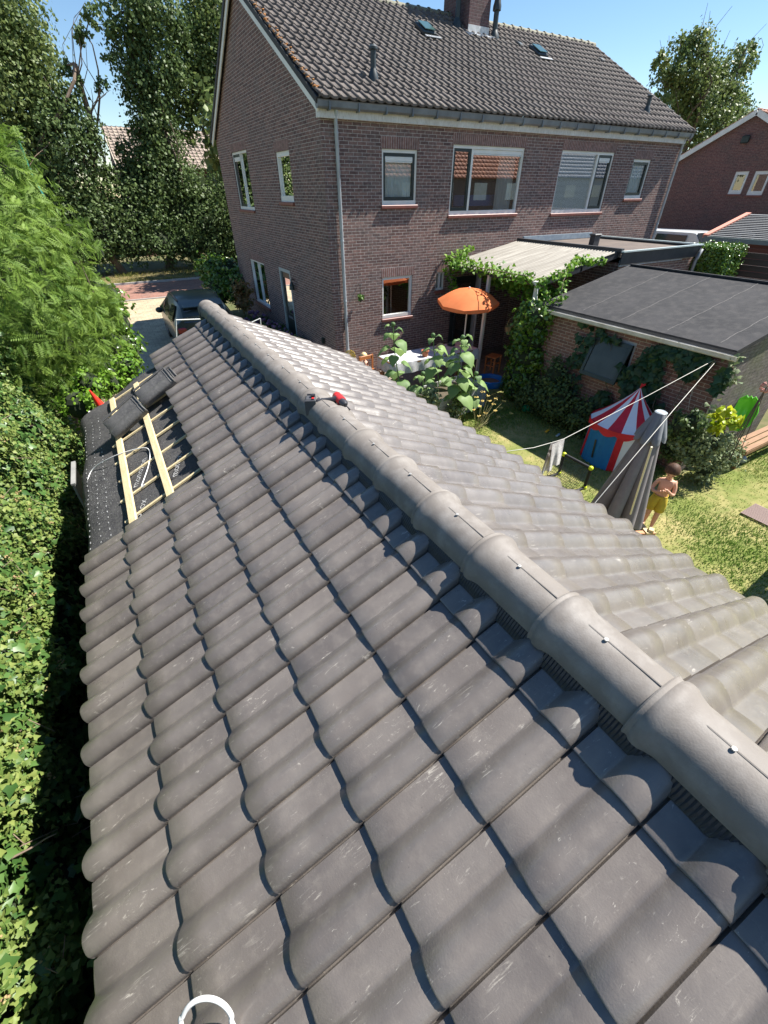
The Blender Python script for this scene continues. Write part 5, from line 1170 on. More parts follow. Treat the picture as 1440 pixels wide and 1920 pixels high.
# green car on the drive
def car(c, label):
    t = thing('parked_car', c, label, 'car'); c = Vector(c)
    M_CP = mat('car_paint', (.028, .040, .034), .35, .5, metal=.1, coat=.25)
    st = [(0, .84, .72, .88, .50, 1.0), (.03, .86, .55, .98, .60, 1.20), (.22, .87, .26, 1.0, .58, 1.42), (.55, .88, .24, 1.0, .60, 1.52), (1.4, .88, .24, 1.0, .61, 1.56), (2.2, .88, .24, .98, .60, 1.53), (2.75, .88, .24, .96, .58, 1.40), (3.35, .87, .24, .95, .70, 1.02), (3.9, .83, .26, .88, .68, .90), (4.25, .74, .32, .74, .60, .74)]
    V = []; st = [(a_*1.04, b_*1.05, c_*1.03, d_*1.05, e_*1.05, f_*1.05) for a_, b_, c_, d_, e_, f_ in st]
    for y, w_, z0_, zb_, wr, zt_ in st:
        q = [(w_*.93, z0_), (w_, z0_+(zb_-z0_)*.45), (w_*.985, zb_), (wr+.05, max(zb_, zt_-.09)), (wr, max(zb_, zt_-.02)), (wr*.5, zt_)]
        for sx in (1,): V += [(c.x+x, c.y+y, z) for x, z in q]+[(c.x-x, c.y+y, z) for x, z in reversed(q)]
    n = 12; mb = MB(); mb.quads(V, [(i*n+j, i*n+(j+1) % n, (i+1)*n+(j+1) % n, (i+1)*n+j) for i in range(len(st)-1) for j in range(n)]+[tuple(range(n)), tuple((len(st)-1)*n+j for j in range(n))])
    mb.build('body', M_CP, t, smooth=True, angle=32)
    mb = MB(); mb.face([c+Vector((-.62, -.002, 1.10)), c+Vector((.62, -.002, 1.10)), c+Vector((.55, .17, 1.44)), c+Vector((-.55, .17, 1.44))]); mb.build('rear_window', M_CARG, t)
    mb = MB(); mb.box(c+Vector((0, .16, 1.51)), (1.1, .22, .03), Matrix.Rotation(.2, 3, 'X'), bev=.01); mb.build('roof_spoiler', M_CP, t)
    for s in (-1, 1):
        for y0_, y1_ in ((.45, 1.25), (1.33, 2.2), (2.28, 2.95)):
            mb = MB(); f = lambda y: .60; x_l, x_u = .935, .70; top_ = 1.49 if y1_ < 2.5 else 1.22
            mb.face([c+Vector((s*x_l, y0_, 1.07)), c+Vector((s*x_l, y1_+(.15 if y1_ > 2.5 else 0), 1.07)), c+Vector((s*(x_u if y1_ < 2.5 else .74), y1_-.12, top_)), c+Vector((s*x_u, y0_+.05, 1.49))]); mb.build('side_window', M_CARG, t)
        mb = MB(); mb.box(c+Vector((s*.74, -.0, .90)), (.24, .10, .16), bev=.03); mb.build('tail_light', mat('tail_red', (.35, .01, .015), .2, coat=.5), t)
        mb = MB(); mb.ball(c+Vector((s*1.0, 2.75, 1.02)), (.12, .07, .09), 12, 8); mb.build('wing_mirror', M_DKSASH, t, smooth=True)
        for y in (.75, 3.35):
            mb = MB(); mb.lathe(c+Vector((s*.70, y, .31)), [(.17, 0), (.29, 0), (.31, .03), (.31, .16), (.29, .19), (.18, .185)], 24, axis=(s, 0, 0)); w_ = mb.build('wheel', mat('tyre', (.02, .02, .02), .8), t, smooth=True, angle=40)
            mb = MB(); mb.lathe(c+Vector((s*.70, y, .31)), [(.0, .17), (.06, .18), (.17, .165), (.18, .18)], 10, axis=(s, 0, 0)); mb.build('rim', M_ZINC, w_)
    mb = MB(); mb.box(c+Vector((0, -.03, .50)), (1.6, .12, .2), bev=.04); mb.build('bumper', M_CP, t, smooth=True, angle=40)
    mb = MB(); mb.box(c+Vector((0, -.012, .80)), (.5, .015, .11)); mb.build('number_plate', mat('yellow_plate', (.7, .5, .05), .5), t)
    for s in (-1, 1): mb = MB(); mb.tube([c+Vector((s*.60, .6, 1.60)), c+Vector((s*.62, 1.0, 1.67)), c+Vector((s*.62, 2.0, 1.67)), c+Vector((s*.60, 2.4, 1.60))], .014, 6); mb.build('roof_rail', M_DKSASH, t)
car((2.22, 14.5, 0), 'dark grey green estate car on the yellow driveway, seen from behind')
# ================================================================ vegetation
def leafm(name, a, b, trans=.25, rough=.45, spec=.4): return mat(name, a, rough, spec, var=b, attr=True, trans=trans)
L_IVYB = leafm('ivy_leaf_dark', (.030, .080, .018), (.10, .19, .045), .2, .42, .4)
L_IVYY = leafm('ivy_leaf_yellow', (.085, .155, .032), (.24, .29, .08), .3, .5, .25)
L_FERN = leafm('locust_leaf', (.055, .125, .018), (.23, .34, .06), .4, .55, .25)
L_DARK = leafm('tree_leaf_dark', (.045, .085, .028), (.14, .20, .065), .32, .5, .3)
L_OAK = leafm('tree_leaf_mid', (.065, .115, .032), (.20, .25, .08), .32, .5, .3)
L_LAUR = leafm('laurel_leaf', (.04, .10, .012), (.14, .24, .025), .2, .3, .6)
L_VINE = leafm('vine_leaf', (.06, .16, .015), (.22, .38, .04), .35, .5, .3)
L_GREY = leafm('grey_green_leaf', (.10, .15, .07), (.26, .30, .15), .2, .6, .3)
L_SUN = leafm('sunflower_leaf', (.12, .21, .08), (.28, .40, .14), .35, .55, .3)
M_BARK = mat('bark', (.09, .07, .05), .9, .2, var=(.15, .12, .09), scale=6, stretch=(1, 1, .3), bump=.5)
M_BARKB = mat('bough_bark', (.16, .115, .085), .9, .2, var=(.24, .18, .135), scale=3)
M_BARKL = mat('pale_branch', (.26, .20, .15), .85, .2, var=(.18, .13, .10), scale=5)
def limbs(mb, p0, p1, r0, r1, bend=.3, n=7):
    p0, p1 = Vector(p0), Vector(p1); L = (p1-p0).length; P = []
    o = Vector((rnd.uniform(-1, 1), rnd.uniform(-1, 1), rnd.uniform(-.3, .3)))*bend*L*.25; o2 = Vector((rnd.uniform(-1, 1), rnd.uniform(-1, 1), rnd.uniform(-.5, .5)))*bend*L*.16
    for i in range(n+1): t = i/n; P.append(p0.lerp(p1, t)+o*math.sin(PI*t)+o2*math.sin(2*PI*t)+Vector((rnd.uniform(-1, 1), rnd.uniform(-1, 1), 0))*.012*L)
    mb.tube(P, [r0+(r1-r0)*i/n for i in range(n+1)], 7); return P
# ---- ivy wall on the left
iv = thing('ivy_hedge', (-1.7, 3, 0), 'tall ivy covered hedge wall running along the open eave at the left edge', 'hedge')
def ivx(y, z): return -1.36+.26*np.clip((y-4)/2.4, 0, 1)-.09*(z-1.5)+.09*np.sin(y*2.3+z*1.7)*np.sin(z*3.1+y)+.05*np.sin(y*7+z*5)
n = 19000; y = rng.uniform(-.7, 7.0, n); z = rng.uniform(.0, 3.15, n)
keep = rng.random(n) < np.where(z > 1.1, 1, .5); y, z = y[keep], z[keep]; P = np.stack([ivx(y, z)+rng.normal(-.03, .05, len(y)), y, z], 1)
leaves('ivy_leaves', P, np.tile([.85, -.15, .45], (len(P), 1)), rng.uniform(.035, .085, len(P)), L_IVYB, iv, 'ivy', droop=.9, jit=.38)
nc = 900; cy, cz = rng.uniform(-.7, 7.0, nc), rng.uniform(1.15, 3.2, nc); kx = rng.integers(0, nc, 25000)
y = cy[kx]+rng.normal(0, .075, len(kx)); z = cz[kx]+rng.normal(0, .06, len(kx)); P = np.stack([ivx(y, z)+.035+rng.normal(0, .035, len(kx)), y, z], 1)
leaves('young_ivy_leaves', P, np.tile([.8, -.1, .6], (len(P), 1)), rng.uniform(.018, .046, len(P)), L_IVYY, iv, 'ivy', droop=.4, jit=.6)
n = 6000; y = rng.uniform(-.7, 7, n); x = -rng.uniform(1.4, 2.3, n); P = np.stack([x, y, 3.1+.12*np.sin(y*3)+rng.normal(0, .05, n)], 1)
leaves('ivy_leaves', P, np.tile([.2, 0, 1.], (n, 1)), rng.uniform(.03, .07, n), L_IVYB, iv, 'ivy')
mb = MB(); V = []; ny_, nz_ = 40, 16
for i in range(ny_+1):
    for j in range(nz_+1): yy, zz = -.8+7.9*i/ny_, 3.1*j/nz_; V.append((float(ivx(yy, zz))-.10, yy, zz))
mb.quads(V, [(i*(nz_+1)+j, (i+1)*(nz_+1)+j, (i+1)*(nz_+1)+j+1, i*(nz_+1)+j+1) for i in range(ny_) for j in range(nz_)]); mb.box((-2.0, 3.1, 1.5), (.9, 7.8, 3.0)); mb.build('shade_core', mat('core_shade', (.018, .028, .010), .95), iv)  # added dark core behind the leaves, blocks light and stands for inner shade
mb = MB()
for _ in range(60):
    yy, zz = rnd.uniform(-.3, 6), rnd.uniform(.6, 3); xx = float(ivx(yy, zz)); L = rnd.uniform(.08, .25)
    mb.tube([(xx-.05, yy, zz), (xx+.06, yy+rnd.uniform(-.1, .1), zz+rnd.uniform(-.05, .08)), (xx+.06+L*.5, yy+rnd.uniform(-.15, .15), zz+rnd.uniform(-.1, .1))], [.004, .003, .0015], 5)
p0 = atX(62, 1588, -1.22); p1 = atX(106, 1563, -1.1); mb.tube([p0-Vector((.1, 0, 0)), p0, p0.lerp(p1, .6)+Vector((0, 0, .01)), p1], [.006, .005, .0035, .0015], 6)
mb.build('twig', M_BARKL, iv)['kind'] = 'stuff'
n = 120; yy = rng.uniform(-.3, 5, n); zz = rng.uniform(1.3, 3.1, n); mb = MB()
for a, b in zip(yy, zz):
    c = Vector((float(ivx(a, b))+.07, a, b))
    for _ in range(7): q = Vector((rnd.gauss(0, .012), rnd.gauss(0, .012), rnd.gauss(0, .012))); mb.ball(c+q, .007, 5, 4)
mb.build('flower_head', mat('ivy_flower', (.30, .18, .10), .8, var=(.35, .3, .12), scale=40), iv)

def px_blobs(lst, sy=1.0):
    """[(px,py,y_distance,radius_m[,squash])] -> ellipsoids standing at that distance"""
    out = []
    for t in lst: p = atY(t[0], t[1], t[2]); q = t[4] if len(t) > 4 else 1; out.append((p.x, p.y, p.z, t[3], t[3]*sy, t[3]*q))
    return out
def plant(name, label, cat, base, bl, n, size, lm, shape='quad', clump=30, spread=.2, shell=.5, group=None, trunk=None, core=None, jit=.6, bark=M_BARK, nl=7, **kw):
    t = thing(name, base, label, cat, group); P, N, k_ = blobs(bl, n, clump, spread, shell)
    P[:, 2] = np.maximum(P[:, 2], .03); rv = np.clip(rng.random(P[:, 0].size)*.6+(np.abs(np.sin(k_*1.7))*.4), 0, 1)
    leaves('foliage', P, N, size, lm, t, shape, rv=rv, jit=jit, **kw)
    if trunk:
        mb = MB(); b0 = Vector(base); top = Vector(trunk[0]); P_ = limbs(mb, b0, top, trunk[1], trunk[1]*.5, .35, 9)
        for i in range(nl):
            c = bl[i % len(bl)]; s = P_[rnd.randint(3, len(P_)-1)]; e = Vector((c[0]+rnd.uniform(-.4, .4)*c[3], c[1]+rnd.uniform(-.4, .4)*c[4], c[2]+rnd.uniform(-.1, .8)*c[5])); Q = limbs(mb, s, e, trunk[1]*.36, trunk[1]*.08, .6)
            for _ in range(3):
                s2 = Q[rnd.randint(2, 6)]; e2 = e+Vector((rnd.uniform(-1, 1)*c[3]*.9, rnd.uniform(-1, 1)*c[4]*.9, rnd.uniform(-.3, .9)*c[5])); limbs(mb, s2, e2, trunk[1]*.12, trunk[1]*.03, .6, 5)
        mb.build('trunk', bark, t)
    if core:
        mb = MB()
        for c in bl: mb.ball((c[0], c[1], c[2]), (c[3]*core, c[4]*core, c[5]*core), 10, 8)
        mb.build('inner_shade', mat('core_shade', (0, 0, 0)), t)  # added dark balls, shade inside the foliage put into their colour
    return t
# ---- ferny locust shrub and darker shrubs beyond the hedge
plant('locust_tree', 'bright green feathery shrub rising behind the ivy on the left', 'shrub', (-1.2, 8.2, 0),
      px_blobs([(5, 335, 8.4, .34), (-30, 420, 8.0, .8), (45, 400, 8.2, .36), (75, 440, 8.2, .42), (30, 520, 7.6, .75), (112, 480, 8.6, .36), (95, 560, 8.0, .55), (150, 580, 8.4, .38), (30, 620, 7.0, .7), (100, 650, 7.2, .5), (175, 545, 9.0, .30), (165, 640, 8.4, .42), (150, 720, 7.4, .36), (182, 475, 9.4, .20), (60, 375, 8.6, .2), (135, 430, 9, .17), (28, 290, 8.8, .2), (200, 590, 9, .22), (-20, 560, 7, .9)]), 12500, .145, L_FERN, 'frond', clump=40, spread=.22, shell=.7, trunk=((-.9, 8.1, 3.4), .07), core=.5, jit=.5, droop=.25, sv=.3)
plant('elder_shrub', 'dark green broad leaved shrub beyond the felt, beside the driveway', 'shrub', (.0, 9.8, 0),
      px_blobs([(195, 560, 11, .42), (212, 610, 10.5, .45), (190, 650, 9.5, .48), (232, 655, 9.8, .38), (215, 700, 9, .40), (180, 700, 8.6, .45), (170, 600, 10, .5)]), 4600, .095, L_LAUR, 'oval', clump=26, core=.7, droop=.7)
plant('low_shrub', 'low pale green shrub tufts just past the far corner of the felt', 'shrub', (-.5, 7.0, 0), px_blobs([(165, 720, 6.8, .26), (205, 718, 7.4, .22), (240, 690, 8, .25), (150, 760, 6.4, .28)]), 1500, .06, L_VINE, 'oval', clump=20, core=.6)
mb = MB(); mb.tube([atY(34, 262, 9), atY(58, 325, 8.9), atY(84, 372, 8.8)], [.014, .014, .016], 7); obj1(mb, 'green_cane', mat('teal_plastic', (.01, .16, .13), .4), 'thin teal cane sticking up from the feathery shrub', 'cane')
# ---- trees beyond the road
YT = 37
GR = 'tall trees beyond the road'
plant('tall_tree', 'broad leafy tree filling the top left corner of the view', 'tree', (-5.0, 36.5, 0), px_blobs([(-40, 60, YT, 3.0), (10, 40, YT, 2.3), (48, 110, YT, 1.5), (0, 180, YT, 2.8), (70, 200, YT, 1.8), (40, 290, YT, 2.2), (70, 350, YT, 1.7), (5, 340, YT-1, 2.4)]), 34000, .175, L_OAK, 'quad', clump=34, spread=.19, group=GR, trunk=(atY(60, 80, YT), .30), nl=9, jit=.7)
plant('tall_tree', 'sparse tree with bare pale twisting boughs against the blue gap', 'tree', (1.0, 35, 0), px_blobs([(150, 60, 35, .4), (172, 30, 35, .45), (120, 205, 35, .9), (192, 165, 35, .5), (125, 130, 35, .35), (120, 270, 35, 1.4), (160, 250, 35, 1.0), (145, 330, 35, 1.6), (110, 380, 35, 1.6), (175, 385, 35, 1.2), (205, 330, 35, .5), (150, 160, 35, .4), (200, 100, 35, .35), (212, 60, 35, .4)]), 12500, .165, L_DARK, 'quad', clump=34, spread=.2, group=GR, trunk=(atY(140, 120, 35), .24), nl=9, bark=M_BARKB, jit=.7)
plant('tall_tree', 'dense narrow tree with an ivy clad trunk, third from the left edge', 'tree', (3.8, 36, 0), px_blobs([(245, 20, 36, 1.5), (292, 35, 36, 1.6), (243, 100, 36, 1.2), (298, 125, 36, 1.3), (262, 170, 36, 1.1), (285, 190, 36, 1.2), (282, 240, 36, 1.3), (305, 260, 36, 1.3), (285, 300, 36, 1.4), (270, 365, 36, 1.6), (300, 340, 36, 1.6), (238, 290, 36, .7), (246, 330, 36, .9), (330, 150, 36, .8), (332, 60, 36, .6)]), 26000, .17, L_DARK, 'quad', clump=34, spread=.2, group=GR, trunk=(atY(245, 20, 36), .28), nl=10, jit=.7)
plant('tall_tree', 'light green tree whose crown touches the house gable', 'tree', (8.2, 38, 0), px_blobs([(378, 15, 38, 1.3), (400, 60, 38, 1.7), (362, 110, 38, 1.3), (400, 130, 38, 1.6), (345, 170, 38, 1.6), (380, 200, 38, 1.2), (345, 225, 38, 1.2), (430, 60, 38, 2), (430, 180, 38, 2)]), 23000, .17, L_OAK, 'quad', clump=30, spread=.21, group=GR, trunk=(atY(375, 60, 38), .26), nl=10, jit=.7)
plant('roadside_hedge', 'dark overgrown hedge of shrubs along the far side of the road', 'hedge', (3, 36, 0), px_blobs([(130, 430, 35, 1.7), (90, 450, 34, 1.6), (190, 430, 35, 1.8), (240, 410, 35.5, 1.8), (290, 390, 36, 1.8), (330, 340, 36, 1.5), (335, 400, 36, 1.8), (380, 372, 36, 1.5), (385, 420, 35.5, 1.8), (430, 380, 36, 2), (430, 440, 35.5, 1.8), (240, 462, 34.8, 1.1), (300, 455, 34.8, 1.3), (350, 460, 34.8, 1.2), (400, 465, 34.8, 1.2), (160, 470, 34.5, 1.2), (40, 440, 34, 2), (470, 470, 35, 1.6)]), 50000, .16, L_DARK, 'quad', clump=34, spread=.2, jit=.7, core=.55)
bw = atY(1300, 200, 30)
tr_d = 33.0
plant('distant_tree', 'spreading tree behind the neighbour house at the upper right', 'tree', (53, 33, 0), px_blobs([(1290, 120, tr_d, 2.4), (1250, 160, tr_d, 1.6), (1300, 180, tr_d, 2.6), (1340, 160, tr_d, 2.2), (1375, 130, tr_d, 1.8), (1400, 110, tr_d, 1.2), (1330, 220, tr_d, 3.0), (1290, 240, tr_d, 2.8), (1375, 210, tr_d, 1.8), (1240, 120, tr_d, .8), (1300, 90, tr_d, 1.3), (1370, 245, tr_d, 2.2)]), 21000, .25, L_OAK, 'quad', clump=36, spread=.13, trunk=(atY(1310, 150, tr_d), .4), nl=14, jit=.7)
plant('street_tree', 'leafy street tree behind the house, throwing dappled shade on the road', 'tree', (10.5, 29, 0), [(10, 29, 7, 3, 3, 2.2), (8, 28, 6, 2, 2, 1.6), (12, 30, 7.5, 2.5, 2.5, 2), (9, 31, 6.5, 2.2, 2.2, 1.6)], 7000, .34, L_OAK, 'quad', clump=30, spread=.2, trunk=((10.3, 29, 7), .22))
# ---- bushes around the house
plant('laurel_bush', 'rounded glossy laurel bush beside the house gable and the car', 'bush', (3.9, 20.5, 0), px_blobs([(418, 520, 20.5, .75, .8), (400, 510, 20.7, .55), (440, 540, 20, .65), (410, 545, 20.2, .6), (432, 502, 20.8, .45)]), 5200, .13, L_LAUR, 'oval', clump=24, core=.75)
hy = thing('purple_hydrangea', (4.25, 14, 0), 'dark purple hydrangeas in the shade along the gable wall', 'shrub'); bl = [(4.3, 12.6+.62*i, .32, .42, .4, .36) for i in range(8)]
P, N, k_ = blobs(bl, 3000, 24, .2); leaves('foliage', P, N, .10, L_DARK, hy, 'oval'); mb = MB()
for _ in range(90): a = rnd.choice(bl); d = Vector((rnd.gauss(0, 1), rnd.gauss(0, 1), abs(rnd.gauss(0, 1))+.2)).normalized(); mb.ball((a[0]+d.x*a[3], a[1]+d.y*a[4], a[2]+d.z*a[5]), .065, 7, 5)
mb.build('flower_head', mat('purple_flower', (.13, .06, .13), .8, var=(.22, .12, .18), scale=8), hy)
plant('rusty_shrub', 'small rust tinged shrub at the far corner of the gable', 'shrub', (4.3, 18.4, 0), px_blobs([(455, 545, 18, .32), (460, 565, 17.6, .3)]), 900, .10, leafm('rusty_leaf', (.10, .12, .03), (.35, .17, .06)), 'oval')
cb = thing('clipped_column_hedge', (14.6, 7.1, 0), 'tall square clipped hedge standing behind the shed roof', 'hedge')
c1, c2 = atX(1302, 462, 14.2), atX(1364, 465, 14.2); y0_, y1_ = c2.y, c1.y; zt_ = c1.z; n = 9000
f = rng.integers(0, 3, n); u, v = rng.random(n), rng.random(n)
P = np.where((f == 0)[:, None], np.stack([14.2+0*u, y0_+(y1_-y0_)*u, .1+(zt_-.1)*v**.6], 1), np.where((f == 1)[:, None], np.stack([14.2+1.0*u, y0_+0*u, .1+(zt_-.1)*v**.6], 1), np.stack([14.2+1.0*u, y0_+(y1_-y0_)*v, zt_+0*u], 1)))
N = np.where((f == 0)[:, None], [-1, 0, .2], np.where((f == 1)[:, None], [0, -1, .2], [0, 0, 1.])); P = P+rng.normal(0, .03, P.shape); leaves('foliage', P, N, .06, L_LAUR, cb, 'oval', jit=.6)
mb = MB(); mb.box((14.7, (y0_+y1_)/2, zt_/2), (.9, y1_-y0_-.08, zt_-.1)); mb.build('inner_shade', MATS['core_shade'], cb)
# ---- vines and creepers
def vine(name, label, segs, n, size, lm=L_VINE, sp=.10, cat='vine', hang=0):
    P = []; mb = MB()
    for a, b in segs:
        a, b = Vector(a), Vector(b); Q = limbs(mb, a, b, .012, .006, .4)
        m_ = int(n*(b-a).length/sum((Vector(y)-Vector(x)).length for x, y in segs))
        for _ in range(m_): q = a.lerp(b, rnd.random()); P.append((q.x+rnd.gauss(0, sp), q.y+rnd.gauss(0, sp), q.z+rnd.gauss(0, sp)-abs(rnd.gauss(0, hang))))
    P = np.array(P); t = thing(name, Vector(segs[0][0]), label, cat); leaves('foliage', P, np.tile([-.4, -.3, .8], (len(P), 1)), size, lm, t, 'ivy', droop=.5, jit=.7); mb.build('stem', M_BARKL, t); return t
vine('grape_vine', 'bright grape vine trailing along the front edge of the canopy', [((8.2, 10.7, 2.72), (8.22, 7.5, 2.68)), ((8.25, 10.6, 2.75), (9.0, 10.7, 2.95)), ((8.15, 10.5, 2.6), (8.3, 10.4, 2.0)), (atY(870, 470, 10.4), atY(845, 500, 10.5))], 620, .085, sp=.07, hang=.05)
t = plant('climbing_vine', 'shaded curtain of vine hanging below the canopy edge behind the ivy column', 'vine', (8.6, 8.4, 0), [(8.85, 9.2, 2.4, .22, .7, .18), (9.0, 8.4, 2.25, .22, .6, .28), (9.05, 7.75, 2.0, .24, .35, .45), (9.3, 7.8, 1.5, .22, .3, .5)], 2600, .085, L_VINE, 'ivy', clump=22)
vine('grape_vine', 'bright vine shoot climbing over the near corner of the canopy and shed roof', [((8.15, 6.9, 2.3), atY(1010, 525, 7.25)), (atY(1010, 530, 7.2), atY(1060, 510, 7.0)), (atY(1060, 510, 7.0), atY(1085, 487, 7.2)), (atY(1085, 487, 7.2), atY(1130, 492, 7.1)), ((8.1, 6.8, 2.3), atY(1055, 560, 6.6)), (atY(1050, 550, 6.8), atY(1060, 520, 6.9))], 380, .075, sp=.05)
plant('ivy_column', 'thick upright column of ivy between the canopy and the shed, its top sunlit', 'ivy', (8.05, 7.1, 0), [(8.05, 7.15, z_, .36, .46, .34) for z_ in (.3, .7, 1.1, 1.5, 1.85)]+[(8.0, 6.95, 2.05, .32, .38, .2), (8.05, 7.35, 1.95, .28, .3, .25)], 8500, .075, L_LAUR, 'ivy', clump=26, core=.86, droop=.8)
plant('shaded_shrubs', 'dark shrubs at the foot of the shed wall beside the play tent', 'shrub', (7.8, 5.6, 0), [(7.85, 6.4, .35, .3, .45, .5), (7.8, 5.8, .4, .3, .45, .55), (7.85, 5.2, .3, .28, .4, .42), (7.9, 6.1, .9, .22, .35, .4), (7.8, 6.7, .25, .25, .25, .3)], 6500, .07, L_DARK, 'oval', clump=24, core=.7)
n = 5200; cl = rng.random(n); y = np.clip(rng.normal(4.0, .75, n), 3.05, 5.9); z = np.clip(.3+1.7*rng.random(n)**.8-.12*np.sin(y*3), .2, 2.1)
k_ = ((np.sin(y*4.1+z*2.2)+np.sin(z*5.3-y*2.7)+np.sin(y*9+1)) > -.25) & ~((y > 4.75) & (y < 5.5) & (z > 1.25) & (z < 1.9)) & ~((y < 3.75) & (z < 1.5)); y, z = y[k_], z[k_]
P = np.stack([8.04-np.abs(rng.normal(0, .05, len(y))), y, z], 1); cr_ = thing('wall_creeper', (8.0, 4.2, 0), 'dark creeper spreading over the front wall of the shed round its window', 'creeper'); leaves('foliage', P, np.tile([-1., -.2, .5], (len(P), 1)), .12, leafm('creeper_leaf', (.014, .045, .014), (.04, .09, .03)), cr_, 'ivy', droop=1, jit=.4)
mb = MB()
for _ in range(9): limbs(mb, (8.09, rnd.uniform(3.2, 5), .05), (8.06, rnd.uniform(3.2, 5.6), rnd.uniform(1, 2.1)), .012, .004, .6)
mb.build('stem', M_BARK, cr_)
vine('creeper_shoots', 'small sunlit creeper shoots poking round the shed corner under the gutter', [((8.02, 3.1, 2.05), (8.0, 2.95, 2.18)), ((8.05, 3.0, 2.0), (8.12, 2.9, 1.75)), ((8.05, 3.02, 1.35), (8.15, 2.92, 1.2))], 75, .075, L_GREY, sp=.05)
# ---- garden plants
bush_bl = [(8.55, 2.95, .30, .42, .30, .32), (8.25, 3.0, .45, .35, .3, .32), (8.65, 2.75, .2, .35, .28, .22), (8.0, 2.85, .25, .3, .28, .25), (8.3, 2.75, .55, .25, .2, .2)]
plant('silver_bush', 'grey green feathery bush in front of the bench by the shed corner', 'bush', (8.4, 2.9, 0), px_blobs([(1330, 830, 2.75, .26), (1300, 850, 2.85, .24), (1350, 860, 2.65, .24), (1320, 880, 2.7, .22), (1365, 835, 2.7, .18), (1290, 825, 2.95, .2)]), 4200, .055, L_GREY, 'quad', clump=16, spread=.3, core=.6)
plant('dark_bush', 'dark low growth behind the silver bush at the shed corner', 'bush', (8.3, 3.1, 0), px_blobs([(1280, 800, 3.05, .25), (1265, 840, 3.2, .22), (1300, 790, 2.95, .2)]), 1800, .06, L_DARK, 'oval', core=.7)
plant('yellow_leaved_plant', 'bright yellow green leafy plant in front of the lime play shell', 'plant', (8.8, 2.75, 0), px_blobs([(1355, 775, 2.70, .13), (1375, 790, 2.66, .14), (1345, 800, 2.66, .11), (1385, 775, 2.72, .08), (1362, 757, 2.7, .06)]), 260, .10, leafm('yellow_leaf', (.25, .42, .02), (.60, .58, .03), .4), 'oval', trunk=(atY(1362, 785, 2.7), .012), nl=4)
M_STEM = mat('green_stem', (.10, .20, .05), .6)
def sunflower(px, pb, y, leaves_n, label, head=False, hue=L_SUN):
    top, bot = atY(px[0], px[1], y), atY(pb[0], pb[1], y); bot = Vector((bot.x, y, .0)) if bot.z < .5 else Vector((bot.x, y, 0))
    t = thing('sunflower_plant', bot, label, 'sunflower', 'sunflower plants'); mb = MB(); P = spline([bot, bot.lerp(top, .4)+Vector((.03, .02, 0)), bot.lerp(top, .75)-Vector((.02, 0, 0)), top]); mb.tube(P, [.016-.008*i/len(P) for i in range(len(P))], 8)
    lm = MB()
    for i in range(leaves_n):
        f = .25+.75*(i/leaves_n); p = P[int(f*(len(P)-1))]; a = i*2.4+rnd.uniform(-.4, .4); d = Vector((math.cos(a), math.sin(a), 0)); L = rnd.uniform(.21, .34)*(1.15-.45*f)*(1.2 if f < .8 else .75)
        st_ = p+d*.10+Vector((0, 0, .05)); mb.tube([p, st_], [.006, .004], 5); s_ = Vector((-d.y, d.x, 0)); nn = 7; V = []
        for j in range(nn):
            u = j/(nn-1); w_ = L*.52*math.sin(PI*min(1, u**.75*.93+.07))**.8; c = st_+d*L*u*.93+Vector((0, 0, .03*math.sin(PI*u)-L*.75*u*u))
            wr_ = .012*math.sin(j*2.3+i); V += [c-s_*w_+Vector((0, 0, -.18*w_+wr_)), c-s_*w_*.5+Vector((0, 0, .10*w_)), c-Vector((0, 0, .01)), c+s_*w_*.5+Vector((0, 0, .10*w_)), c+s_*w_+Vector((0, 0, -.18*w_-wr_))]
        lm.quads(V, [(j*5+q, j*5+q+1, (j+1)*5+q+1, (j+1)*5+q) for j in range(nn-1) for q in range(4)], r=.05+.9*rnd.random())
    mb.build('stem', M_STEM, t, smooth=True); lm.build('leaves', hue, t, smooth=True)
    hb = MB(); hb.ball(top, (.05, .05, .045), 10, 7); hb.build('bud', L_SUN, t, smooth=True)
    if head:
        hh = MB(); dn = Vector((-.6, -.7, .35)).normalized(); q = Vector((0, 0, 1)).rotation_difference(dn).to_matrix(); c = top+dn*.04
        for i in range(22): a = 2*PI*i/22; hh.quads([c+q @ Vector((.045*math.cos(a-.12), .045*math.sin(a-.12), 0)), c+q @ Vector((.12*math.cos(a-.07), .12*math.sin(a-.07), .012)), c+q @ Vector((.135*math.cos(a), .135*math.sin(a), 0)), c+q @ Vector((.12*math.cos(a+.07), .12*math.sin(a+.07), .012)), c+q @ Vector((.045*math.cos(a+.12), .045*math.sin(a+.12), 0))], [(0, 1, 2, 3, 4)])
        hh.build('petals', mat('petal_yellow', (.85, .55, .02), .6, trans=.2), t); h2 = MB(); h2.ball(c, (.05, .05, .05), 10, 6); h2.build('seed_head', mat('seed_brown', (.12, .07, .02), .9), t)
sunflower((737, 608), (752, 760), 7.9, 15, 'tall leafy sunflower plant nearest the house wall, left of the other two')
sunflower((812, 628), (826, 760), 7.9, 14, 'budding sunflower plant in the middle of the row, before the table')
sunflower((868, 632), (846, 815), 6.9, 22, 'tallest sunflower plant, at the right end of the grey planter')
sunflower((893, 700), (868, 800), 6.95, 8, 'short big leaved plant at the right of the tallest sunflower')
sunflower((793, 700), (800, 780), 7.35, 8, 'young big leaved plant inside the grey board planter')
sunflower((657, 668), (660, 720), 8.7, 7, 'short sunflower with one open yellow head by the downpipe', head=True)
bl = px_blobs([(805, 745, 7.1, .22), (850, 770, 6.9, .22), (870, 745, 7.0, .2), (780, 735, 7.3, .18)]); plant('grey_leaved_plants', 'grey leaved seedlings and dry stems in the planter', 'plant', (5.6, 7.1, 0), bl, 900, .08, L_GREY, 'oval', clump=14)
